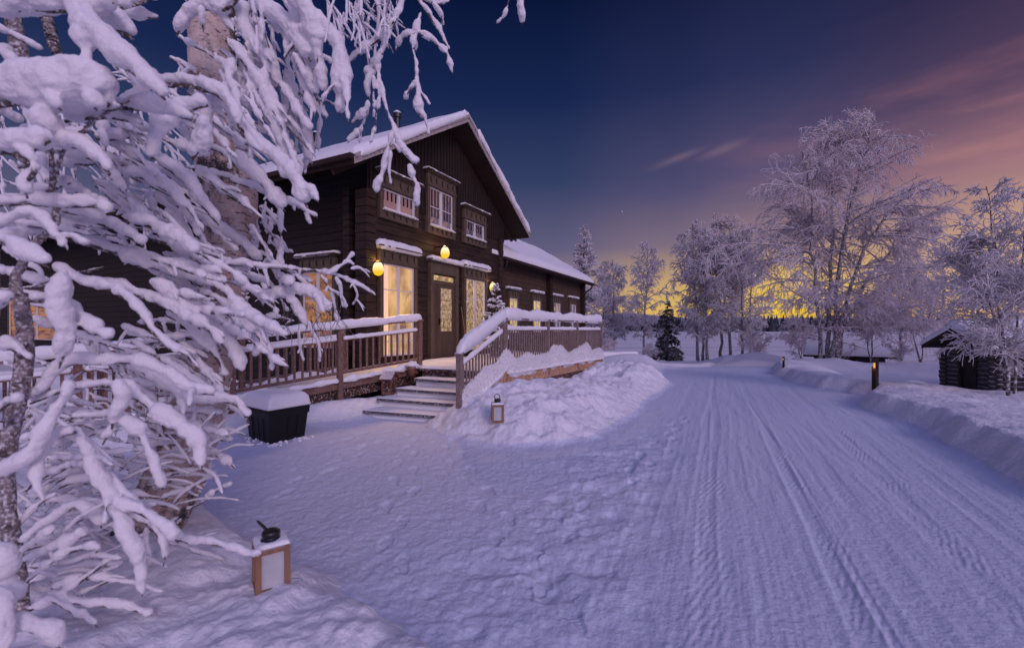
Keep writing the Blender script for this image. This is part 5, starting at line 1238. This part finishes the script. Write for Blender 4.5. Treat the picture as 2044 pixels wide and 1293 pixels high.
# trunk
TR = [(425, -70, 40, 3.6), (424, 60, 42, 3.55), (430, 180, 44, 3.5), (446, 290, 50, 3.5), (456, 380, 50, 3.45), (460, 470, 45, 3.4), (448, 560, 42, 3.4), (430, 650, 43, 3.35), (408, 740, 46, 3.3), (385, 850, 50, 3.25), (345, 960, 56, 3.15), (292, 1060, 64, 3.05), (232, 1160, 80, 3.0), (215, 1220, 95, 2.98)]
tp = smooth_path([(*at(x, y, Y), r / F * Y) for x, y, r, Y in TR], 150)
m = MB(); nn_ = len(tp); kk = 26; th = np.arange(kk) * 2 * np.pi / kk; xl = np.linspace(0, 6, nn_); V = []
for j, a in enumerate(th):
    rr_ = tp[:, 3] * (1 + .09 * 2 * fbm(xl * 2.2 + 3 * math.cos(a), xl * 0 + 3 * math.sin(a), 4, 7) + .05 * 2 * fbm(xl * 12 + 3 * math.cos(a), xl * 0 + 6 * math.sin(a), 3, 17))
    V.append(tp[:, :3] + np.array([math.cos(a), math.sin(a), 0])[None] * rr_[:, None])
V = np.stack(V, 1); i = np.arange(nn_ - 1)[:, None] * kk; q = np.arange(kk)[None]; q2 = (q + 1) % kk
m.add(V.reshape(-1, 3), np.stack([i + q, i + q2, i + kk + q2, i + kk + q], -1).reshape(-1, 4)[:, ::-1])
def birch_bark():
    mt = M_('birch trunk bark', (.46, .32, .26), .85, var=(.62, .52, .49), vscale=4, detail=6); t = mt.node_tree; n = t.nodes; l = t.links; p = n['Principled BSDF']
    c = n.new('ShaderNodeTexCoord')
    def noise(sc, st, det):
        mp = n.new('ShaderNodeMapping'); mp.inputs['Scale'].default_value = st; l.new(c.outputs['Object'], mp.inputs[0]); z = n.new('ShaderNodeTexNoise'); z.inputs['Scale'].default_value = sc; z.inputs['Detail'].default_value = det; z.inputs['Roughness'].default_value = .65; l.new(mp.outputs[0], z.inputs[0]); return z.outputs[0]
    old = p.inputs['Base Color'].links[0].from_socket
    a = noise(2.4, (1, 1, .8), 7); b = noise(16, (1, 1, 4.5), 4)
    def mr(src, lo, hi):
        q = n.new('ShaderNodeMapRange'); q.inputs[1].default_value = lo; q.inputs[2].default_value = hi; l.new(src, q.inputs[0]); return q.outputs[0]
    ma = mr(a, .50, .57); mb_ = mr(b, .57, .64)
    mx = n.new('ShaderNodeMath'); mx.operation = 'MAXIMUM'; l.new(ma, mx.inputs[0]); l.new(mb_, mx.inputs[1])
    x = n.new('ShaderNodeMix'); x.data_type = 'RGBA'; l.new(mx.outputs[0], x.inputs[0]); l.new(old, x.inputs[6]); x.inputs[7].default_value = (.045, .032, .03, 1)
    # rime caught in the rough patches
    sp_ = mr(noise(70, (1, 1, 2.2), 5), .56, .72); y = n.new('ShaderNodeMix'); y.data_type = 'RGBA'; l.new(sp_, y.inputs[0]); l.new(x.outputs[2], y.inputs[6]); y.inputs[7].default_value = (.78, .77, .82, 1)
    l.new(y.outputs[2], p.inputs['Base Color'])
    bm = n.new('ShaderNodeBump'); bm.inputs['Distance'].default_value = .03; l.new(a, bm.inputs['Height']); b2 = n.new('ShaderNodeBump'); b2.inputs['Distance'].default_value = .012; l.new(noise(30, (1, 1, 2), 4), b2.inputs['Height']); l.new(bm.outputs[0], b2.inputs['Normal']); l.new(b2.outputs[0], p.inputs['Normal'])
    return mt
m.build('trunk', birch_bark(), tree1, smooth=True)
rgk = np.random.default_rng(77); n_ = 1500; ik = rgk.integers(0, nn_ - 1, n_); ak = rgk.uniform(0, 2 * np.pi, n_); dk_ = np.stack([np.cos(ak), np.sin(ak), np.zeros(n_)], 1); keep = vnoise(ak * 1.2, xl[ik] * 3.0, 5) > .58
pk_ = (tp[ik, :3] + dk_ * (tp[ik, 3] * 1.0)[:, None])[keep]; dk_ = dk_[keep]; rk_ = rgk.uniform(.006, .016, len(pk_)); d2 = dk_ + rgk.normal(0, .5, dk_.shape) + [0, 0, .3]; d2 /= np.linalg.norm(d2, axis=1, keepdims=True)
m = MB(); m.tubes(np.stack([pk_ - d2 * .01, pk_ + d2 * rk_[:, None] * 1.2, pk_ + d2 * rk_[:, None] * 2.6], 1), np.stack([rk_, rk_ * .9, rk_ * .2], 1), 6); tag(m.build('rime', SNOWF, tree1, smooth=True), kind='stuff')
B_ = big_b.branch
# upper right, in front of the dark sky
for pts, Y in (([(480, -20, 16), (455, 10, 16), (410, 8, 16), (382, 22, 16), (362, 48, 15), (353, 70, 10)], 2.9), ([(402, 10, 12), (402, 35, 11), (404, 54, 7)], 2.85),
               ([(560, -30, 18), (600, 5, 20), (622, 50, 21), (630, 95, 19), (636, 140, 17), (643, 182, 8)], 2.8), ([(620, 15, 13), (652, 55, 14), (670, 100, 15), (680, 150, 18), (679, 195, 20), (676, 224, 13)], 2.85),
               ([(668, 165, 7), (655, 185, 7), (650, 208, 5)], 2.85), ([(515, 0, 15), (555, 28, 20), (588, 62, 20), (612, 95, 18), (622, 118, 12)], 2.95),
               ([(480, 0, 14), (492, 60, 15), (518, 95, 15), (545, 130, 14), (553, 165, 9)], 3.0), ([(452, 72, 14), (480, 110, 15), (510, 150, 16), (532, 190, 17), (548, 230, 17), (560, 270, 17), (572, 308, 15), (580, 325, 8)], 3.0),
               ([(448, 135, 10), (468, 122, 11), (456, 150, 11), (470, 185, 11), (480, 215, 8)], 3.05), ([(560, 165, 10), (585, 205, 13), (608, 238, 12), (618, 252, 6)], 3.1),
               ([(588, 138, 6), (610, 165, 7), (625, 196, 5)], 3.15), ([(563, 228, 9), (585, 248, 6), (608, 288, 7), (628, 318, 4)], 3.1), ([(540, 200, 8), (560, 240, 8), (575, 285, 7), (590, 330, 4)], 3.2),
               ([(240, 215, 15), (300, 168, 18), (380, 160, 21), (430, 180, 21), (463, 212, 19), (478, 248, 13)], 2.5), ([(436, 190, 16), (480, 240, 19), (520, 290, 20), (560, 330, 20), (590, 368, 21), (613, 402, 16)], 2.7),
               ([(468, 300, 14), (505, 340, 16), (540, 380, 17), (566, 412, 12)], 2.8), ([(386, 330, 12), (430, 365, 13), (470, 396, 13), (492, 412, 8)], 2.9),
               ([(415, 200, 14), (362, 212, 19), (318, 250, 19), (300, 305, 14)], 2.3), ([(412, 228, 12), (402, 268, 21), (388, 312, 18)], 2.3), ([(320, 315, 17), (365, 345, 19), (402, 396, 18), (436, 437, 13)], 2.6),
               ([(230, 340, 11), (290, 348, 13), (342, 376, 10)], 2.6), ([(140, 470, 15), (200, 485, 17), (260, 508, 17), (320, 525, 16), (380, 540, 15), (430, 562, 15), (472, 602, 16), (508, 650, 17), (520, 672, 12)], 2.5),
               ([(110, 420, 14), (180, 430, 17), (235, 452, 17), (285, 485, 12)], 2.4), ([(240, 430, 14), (300, 445, 16), (352, 470, 16), (398, 502, 12)], 2.5), ([(300, 470, 12), (360, 492, 14), (410, 520, 14), (450, 560, 10)], 2.7),
               ([(200, 560, 13), (300, 588, 15), (362, 620, 15), (412, 652, 14), (441, 684, 11)], 2.45), ([(300, 560, 13), (352, 590, 15), (398, 642, 12)], 2.4), ([(330, 620, 12), (390, 660, 14), (432, 712, 14), (446, 752, 9)], 2.6),
               ([(380, 600, 12), (440, 650, 14), (470, 700, 14), (478, 742, 9)], 2.7), ([(400, 430, 12), (460, 470, 13), (500, 500, 12), (520, 520, 8)], 3.2),
               ([(500, 582, 10), (550, 586, 12), (600, 575, 13), (636, 590, 14), (657, 622, 12)], 3.0), ([(575, 588, 9), (598, 620, 10), (616, 648, 8)], 3.0), ([(562, 560, 8), (576, 553, 13), (588, 565, 9)], 3.0),
               ([(540, 590, 7), (548, 612, 6), (552, 630, 4)], 3.0), ([(250, 720, 12), (310, 745, 13), (370, 780, 13), (432, 792, 14), (470, 805, 16), (494, 834, 17)], 2.5),
               ([(460, 640, 12), (500, 650, 12), (512, 690, 12), (508, 712, 8)], 2.8)):
    B_(pts, Y, Y + big_b.rg.uniform(-.15, .15), twigs=1 if len(pts) > 4 else 0)
# frosty twigs in front of the dark wall
for pts, Y in (([(500, 448, 5), (530, 490, 6), (558, 528, 6), (610, 540, 6), (650, 546, 6), (700, 560, 5), (742, 582, 3)], 3.2), ([(560, 415, 6), (564, 470, 6), (560, 520, 7), (590, 545, 6), (625, 562, 6)], 3.25),
               ([(530, 400, 5), (528, 440, 5), (545, 470, 5), (562, 500, 5)], 3.3), ([(650, 546, 6), (682, 532, 6), (713, 500, 5)], 3.15), ([(700, 536, 4), (716, 532, 4), (734, 542, 2.5)], 3.15), ([(640, 548, 5), (660, 590, 6), (676, 640, 4)], 3.15),
               ([(655, 575, 4), (675, 590, 5), (692, 616, 5)], 3.15), ([(700, 562, 4), (728, 572, 4), (746, 584, 2.5)], 3.1), ([(670, 552, 4), (682, 575, 4), (686, 600, 3)], 3.1), ([(590, 545, 5), (612, 566, 5), (626, 585, 4)], 3.15),
               ([(520, 500, 5), (545, 525, 5), (556, 560, 5), (570, 600, 4)], 3.3), ([(513, 640, 3), (536, 660, 3)], 3.0), ([(616, 640, 3), (622, 668, 3.5), (632, 690, 3.5), (634, 722, 3)], 3.0), ([(597, 660, 2.5), (598, 690, 4), (606, 725, 3)], 3.0),
               ([(700, 560, 3), (712, 590, 3), (705, 612, 2)], 3.1)):
    B_(pts, Y, Y + .1, step=.010, k=8, rimy=.22, twigs=2)
rg = big_b.rg
for i in range(34):     # bare thin twigs hanging over the railing
    x, y = rg.uniform(560, 690), rg.uniform(590, 650); p = at(x, y, 3.05); L_ = rg.uniform(.08, .26); d = np.array([rg.normal(0, .45), rg.normal(0, .3), -1]); d /= np.linalg.norm(d)
    p = np.array(tuple(p)); big_b.bk.tubes(smooth_path([p, p + d * L_ * .5 + rg.normal(0, .01, 3), p + d * L_ + rg.normal(0, .02, 3)], 6), np.linspace(.0026, .0012, 6), 4)
# hanging sprays at the top
for pts, Y in (([(802, -20, 8), (796, 15, 9), (780, 50, 10), (765, 90, 8), (758, 130, 6), (763, 180, 6), (775, 220, 7), (790, 260, 7), (806, 300, 10), (830, 326, 9)], 3.1), ([(786, 38, 8), (757, 72, 9), (722, 96, 9), (702, 122, 7), (686, 155, 4)], 3.1),
               ([(764, 100, 8), (745, 128, 9), (732, 147, 6)], 3.1), ([(735, 200, 5), (728, 222, 7), (712, 234, 7), (700, 243, 5)], 3.1), ([(757, 130, 5), (736, 165, 5), (738, 200, 6), (725, 245, 6), (712, 265, 6), (698, 282, 5)], 3.15),
               ([(722, 250, 4), (718, 286, 4)], 3.1), ([(752, 130, 4), (754, 200, 5), (748, 240, 5), (738, 282, 4)], 3.12), ([(746, 150, 4), (744, 200, 4), (740, 235, 5)], 3.1), ([(783, 262, 5), (775, 300, 7), (765, 345, 7), (751, 382, 7)], 3.1),
               ([(780, 300, 4), (780, 335, 4), (781, 366, 4)], 3.1), ([(786, 285, 4), (795, 298, 4), (800, 306, 3)], 3.1), ([(818, 328, 5), (825, 350, 6), (835, 372, 7), (832, 400, 6), (828, 416, 4)], 3.1),
               ([(825, -15, 6), (848, 18, 7), (868, 42, 11), (882, 60, 8), (890, 82, 6), (898, 101, 4)], 3.2), ([(862, 0, 6), (880, 25, 7), (884, 50, 6)], 3.2), ([(840, 24, 6), (832, 60, 8), (823, 100, 4), (828, 130, 5), (832, 170, 6), (848, 200, 5), (852, 206, 3)], 3.2),
               ([(828, 62, 8), (802, 74, 9), (788, 100, 6)], 3.2), ([(836, 62, 7), (870, 80, 7), (893, 108, 6), (903, 146, 3)], 3.2), ([(830, 160, 5), (814, 184, 7), (810, 200, 5)], 3.2), ([(834, 172, 5), (837, 214, 10), (848, 236, 6), (855, 264, 4)], 3.2),
               ([(830, 62, 4), (830, 100, 4)], 3.2), ([(1018, -15, 4), (1010, 26, 5), (992, 43, 2)], 3.3), ([(1034, -15, 5), (1042, 15, 8), (1044, 47, 6)], 3.3), ([(830, -8, 5), (870, 2, 6), (893, 4, 5)], 3.2)):
    B_(pts, Y, Y + .08, step=.011, k=10, rimy=.16, twigs=0)
def spray(sn, n, xr_, yr_, ang, ar, Lr, rr_, Yr, droop=.35, twigs=0, k=8, step=.02, rimy=.12, avoid=None, Ysl=.15):
    rg = sn.rg
    for i in range(n):
        x, y, Y = rg.uniform(*xr_), rg.uniform(*yr_), rg.uniform(*Yr); a = R(ang + rg.normal(0, ar)); L_ = rg.uniform(*Lr); r = rg.uniform(*rr_)
        pts = [(x, y)]; c = a
        for j in range(4): c += R(droop * 14) * rg.uniform(.2, 1.6) * (1 if math.cos(c) > 0 else -1); pts.append((pts[-1][0] + math.cos(c) * L_ / 4, pts[-1][1] + math.sin(c) * L_ / 4))
        if avoid and any(ax0 < p_[0] < ax1 and ay0 < p_[1] < ay1 for p_ in pts for ax0, ax1, ay0, ay1 in avoid) and rg.random() < .9: continue
        tw_ = [.75, 1, 1.05, 1, .7]; Y2 = Y + rg.normal(0, Ysl)
        sn.branch([(p_[0], p_[1], r * q_) for p_, q_ in zip(pts, tw_)], Y, max(1.6, Y2), step=step, k=k, twigs=twigs, rimy=rimy)
GAP = [(412, 492, 325, 500), (405, 450, 640, 770), (345, 400, 850, 1000), (425, 470, 150, 200), (155, 240, 490, 650), (50, 125, 600, 668), (600, 760, 150, 700), (262, 330, 555, 640), (270, 330, 70, 150), (95, 150, 690, 760)]
spray(big_b, 60, (440, 600), (-40, 220), 62, 14, (70, 170), (5, 11), (2.9, 3.4), .15, avoid=[(640, 900, 100, 400)], twigs=1)
spray(big_b, 80, (180, 460), (60, 400), 34, 13, (90, 220), (4, 11), (2.5, 3.3), .14, twigs=2, avoid=GAP)
spray(big_b, 100, (40, 400), (380, 690), 18, 11, (90, 230), (4, 11), (2.4, 3.2), .14, twigs=2, avoid=GAP)
spray(big_b, 40, (230, 420), (640, 880), 20, 18, (60, 160), (4, 9), (2.7, 3.2), .25, twigs=2)
spray(big_b, 46, (640, 790), (-40, 60), 80, 22, (40, 110), (1.6, 3.4), (2.9, 3.5), .1, k=6, step=.012, rimy=.25, twigs=2)
spray(big_b, 24, (560, 640), (60, 260), 70, 16, (50, 110), (3, 6), (3.2, 3.6), .1, twigs=1, avoid=[(640, 900, 150, 400)])
spray(big_b, 24, (480, 560), (380, 640), 60, 30, (30, 70), (3, 6), (3.3, 3.6), .2, k=7, rimy=.3, twigs=2, step=.012)
# the thicket of frosted twigs behind
spray(big_b, 170, (-40, 430), (120, 420), 55, 28, (40, 130), (1.8, 4.5), (3.4, 4.4), .3, k=6, step=.016, rimy=.28, avoid=GAP[4:6] + GAP[7:])
spray(big_b, 90, (-20, 400), (860, 1120), -12, 30, (60, 150), (2.5, 6), (2.3, 2.9), .5, k=6, step=.016, rimy=.2)
spray(big_b, 60, (0, 330), (700, 900), 20, 30, (50, 130), (2.5, 6), (2.8, 3.3), .4, k=6, step=.016, rimy=.2, avoid=GAP)
big_b.bk.build('branches', BARKD, tree1, smooth=True); fluffy(big_b.sn.build('snow', BRSNOW, tree1, smooth=True), .0072, .012); tag(big_b.fine.build('rimed_twigs', BRSNOW, tree1, smooth=True), kind='stuff')

# the sapling close to the camera
sfoot = at(48, 1290, 2.0); sfoot.z = gz(sfoot.x, sfoot.y) - .1
tree2 = empty('snowy_sapling', sfoot, 'thin dark stemmed birch sapling bent under thick snow at the left edge', 'tree')
m = MB()
for pts, Y in (([(52, 1330, 17), (46, 1240, 17), (36, 1150, 17), (24, 1070, 17), (12, 980, 18), (14, 900, 19), (30, 820, 19), (46, 740, 18), (50, 670, 17), (42, 610, 15), (30, 560, 11), (60, 500, 9), (112, 440, 8), (106, 380, 7), (104, 330, 6), (98, 280, 5)], 2.0),
               ([(106, 372, 5), (120, 320, 5), (136, 290, 4), (190, 240, 4), (260, 200, 3)], 2.0), ([(14, -30, 16), (26, 40, 17), (38, 100, 17), (48, 160, 15), (52, 200, 10)], 2.6), ([(88, -20, 10), (96, 40, 12), (104, 80, 12), (116, 112, 9)], 2.7)):
    P3 = smooth_path([(*at(x, y, Y), r / F * Y) for x, y, r in pts], 60); m.tubes(P3[:, :3] + np.random.default_rng(3).normal(0, .002, (60, 3)), P3[:, 3] * .78 * (1 + .22 * 2 * fbm(np.arange(60) * .5, np.zeros(60), 3, 4)), 12)
m.build('trunk', M_('dark rimed sapling bark', (.07, .05, .05), .85, var=(.30, .25, .27), vscale=26, speck=.24, spscale=70, bump=.012, bscale=40), tree2, smooth=True)
A_ = sap.branch
for pts, Y in (([(-40, 190, 36), (40, 178, 42), (110, 178, 46), (175, 172, 42), (215, 190, 32), (205, 215, 16)], 1.9), ([(120, -40, 30), (150, 10, 30), (172, 55, 30), (215, 95, 28), (268, 135, 27), (322, 184, 20)], 1.95),
               ([(165, 60, 28), (170, 100, 29), (166, 150, 28), (178, 190, 24), (192, 212, 14)], 1.9), ([(-30, 2, 26), (50, -5, 30), (120, 0, 28), (200, 6, 24), (236, 8, 14)], 2.0), ([(180, 20, 22), (225, 40, 26), (252, 55, 27), (262, 66, 18)], 2.1),
               ([(-40, 282, 28), (20, 278, 30), (70, 272, 28), (100, 262, 20)], 1.85), ([(78, 210, 20), (85, 235, 26), (100, 240, 24), (108, 225, 14)], 1.85), ([(30, 290, 26), (70, 322, 26), (55, 352, 22), (60, 385, 14)], 1.8),
               ([(85, 270, 16), (130, 285, 17), (165, 288, 17), (200, 310, 15), (225, 345, 11)], 1.95), ([(230, 200, 18), (280, 205, 20), (330, 215, 18), (380, 235, 12)], 2.1), ([(130, 235, 12), (190, 225, 15), (240, 222, 16), (290, 240, 10)], 2.1),
               ([(-30, 474, 16), (20, 480, 17), (60, 505, 18), (103, 522, 15)], 1.8), ([(-30, 460, 10), (20, 432, 12), (60, 420, 13), (100, 440, 14), (130, 475, 12), (142, 490, 7)], 1.85), ([(-30, 400, 12), (60, 400, 15), (130, 405, 16), (200, 408, 14), (235, 420, 9)], 2.0),
               ([(112, 528, 11), (160, 555, 12), (212, 566, 13), (250, 580, 16), (276, 612, 15), (302, 642, 15), (340, 680, 17), (364, 694, 12)], 2.1), ([(128, 535, 16), (124, 590, 19), (136, 650, 18), (132, 690, 17), (128, 720, 12)], 1.85),
               ([(60, 590, 16), (110, 600, 18), (150, 625, 17), (190, 655, 16), (222, 672, 12)], 2.0), ([(50, 792, 9), (80, 770, 10), (112, 740, 12), (150, 716, 13), (212, 714, 13), (280, 718, 14), (330, 742, 14), (380, 778, 14), (424, 790, 9)], 2.05),
               ([(60, 800, 8), (140, 770, 10), (220, 762, 13), (268, 778, 15), (310, 818, 16), (350, 852, 17), (384, 885, 17), (394, 915, 13), (400, 934, 8)], 2.1), ([(232, 760, 15), (242, 785, 13), (218, 835, 13), (212, 850, 14), (194, 884, 12)], 1.95),
               ([(228, 828, 13), (268, 852, 14), (298, 900, 14), (322, 972, 12)], 2.0), ([(142, 758, 13), (128, 795, 13), (94, 840, 14), (58, 900, 15), (0, 932, 17), (-30, 940, 16)], 1.75), ([(135, 770, 12), (128, 805, 9)], 1.75),
               ([(150, 850, 11), (168, 885, 13), (178, 932, 13), (202, 982, 14), (226, 1032, 16), (258, 1082, 17), (276, 1132, 14), (282, 1188, 8)], 1.85), ([(152, 854, 12), (108, 872, 12), (90, 912, 11), (88, 960, 10), (100, 1002, 8)], 1.8),
               ([(186, 900, 10), (224, 948, 11), (268, 988, 12), (310, 1038, 13), (336, 1080, 14), (334, 1124, 8)], 1.9), ([(215, 1006, 10), (272, 1012, 13), (322, 1046, 14), (350, 1075, 12)], 1.9), ([(330, 1062, 10), (380, 1070, 11), (440, 1078, 10), (500, 1100, 9), (514, 1106, 6)], 2.2),
               ([(40, 1080, 7), (90, 1035, 9), (150, 1004, 10), (190, 1020, 13), (200, 1044, 10)], 2.0), ([(40, 1100, 7), (80, 1070, 9), (108, 1052, 13)], 1.95), ([(45, 1118, 7), (100, 1095, 9), (148, 1070, 13), (158, 1060, 13)], 1.95),
               ([(45, 1165, 6), (100, 1125, 8), (140, 1095, 8), (185, 1085, 11), (182, 1100, 8)], 1.95), ([(50, 1215, 8), (130, 1202, 9), (220, 1202, 10), (300, 1218, 9)], 2.0), ([(100, 1190, 6), (150, 1160, 7), (210, 1120, 8), (238, 1105, 6)], 2.05),
               ([(120, 1200, 5), (180, 1165, 6), (228, 1140, 7)], 2.1), ([(-20, 1085, 16), (5, 1110, 20), (0, 1150, 22), (30, 1180, 20), (48, 1190, 12)], 1.7), ([(-20, 1165, 22), (8, 1215, 22), (10, 1260, 24), (0, 1300, 24)], 1.65), ([(20, 1235, 16), (60, 1248, 20), (95, 1265, 20), (118, 1290, 16), (125, 1310, 10)], 1.7),
               ([(-20, 690, 12), (20, 690, 14), (60, 720, 12)], 1.9), ([(-30, 620, 16), (0, 600, 17), (30, 590, 12)], 1.85), ([(-30, 830, 14), (10, 800, 15), (40, 790, 10)], 1.85)):
    A_(pts, Y, Y + sap.rg.uniform(-.1, .1), step=.011, k=14, twigs=1 if len(pts) > 5 else 0, rimy=.07)
spray(sap, 34, (-40, 240), (-40, 360), 26, 26, (60, 160), (7, 17), (2.1, 2.6), .2, k=12, step=.014, twigs=0, avoid=GAP + [(105, 150, 20, 120)])
spray(sap, 40, (-40, 160), (380, 640), 10, 13, (90, 210), (6, 12), (2.1, 2.5), .18, k=12, step=.014, avoid=GAP)
spray(sap, 50, (20, 120), (800, 1240), -20, 22, (80, 230), (4, 9), (2.0, 2.5), .55, k=9, step=.014, rimy=.1)
sap.bk.build('branches', BARKD, tree2, smooth=True); fluffy(sap.sn.build('snow', BRSNOW, tree2, smooth=True), .0060, .010); tag(sap.fine.build('rimed_twigs', BRSNOW, tree2, smooth=True), kind='stuff')
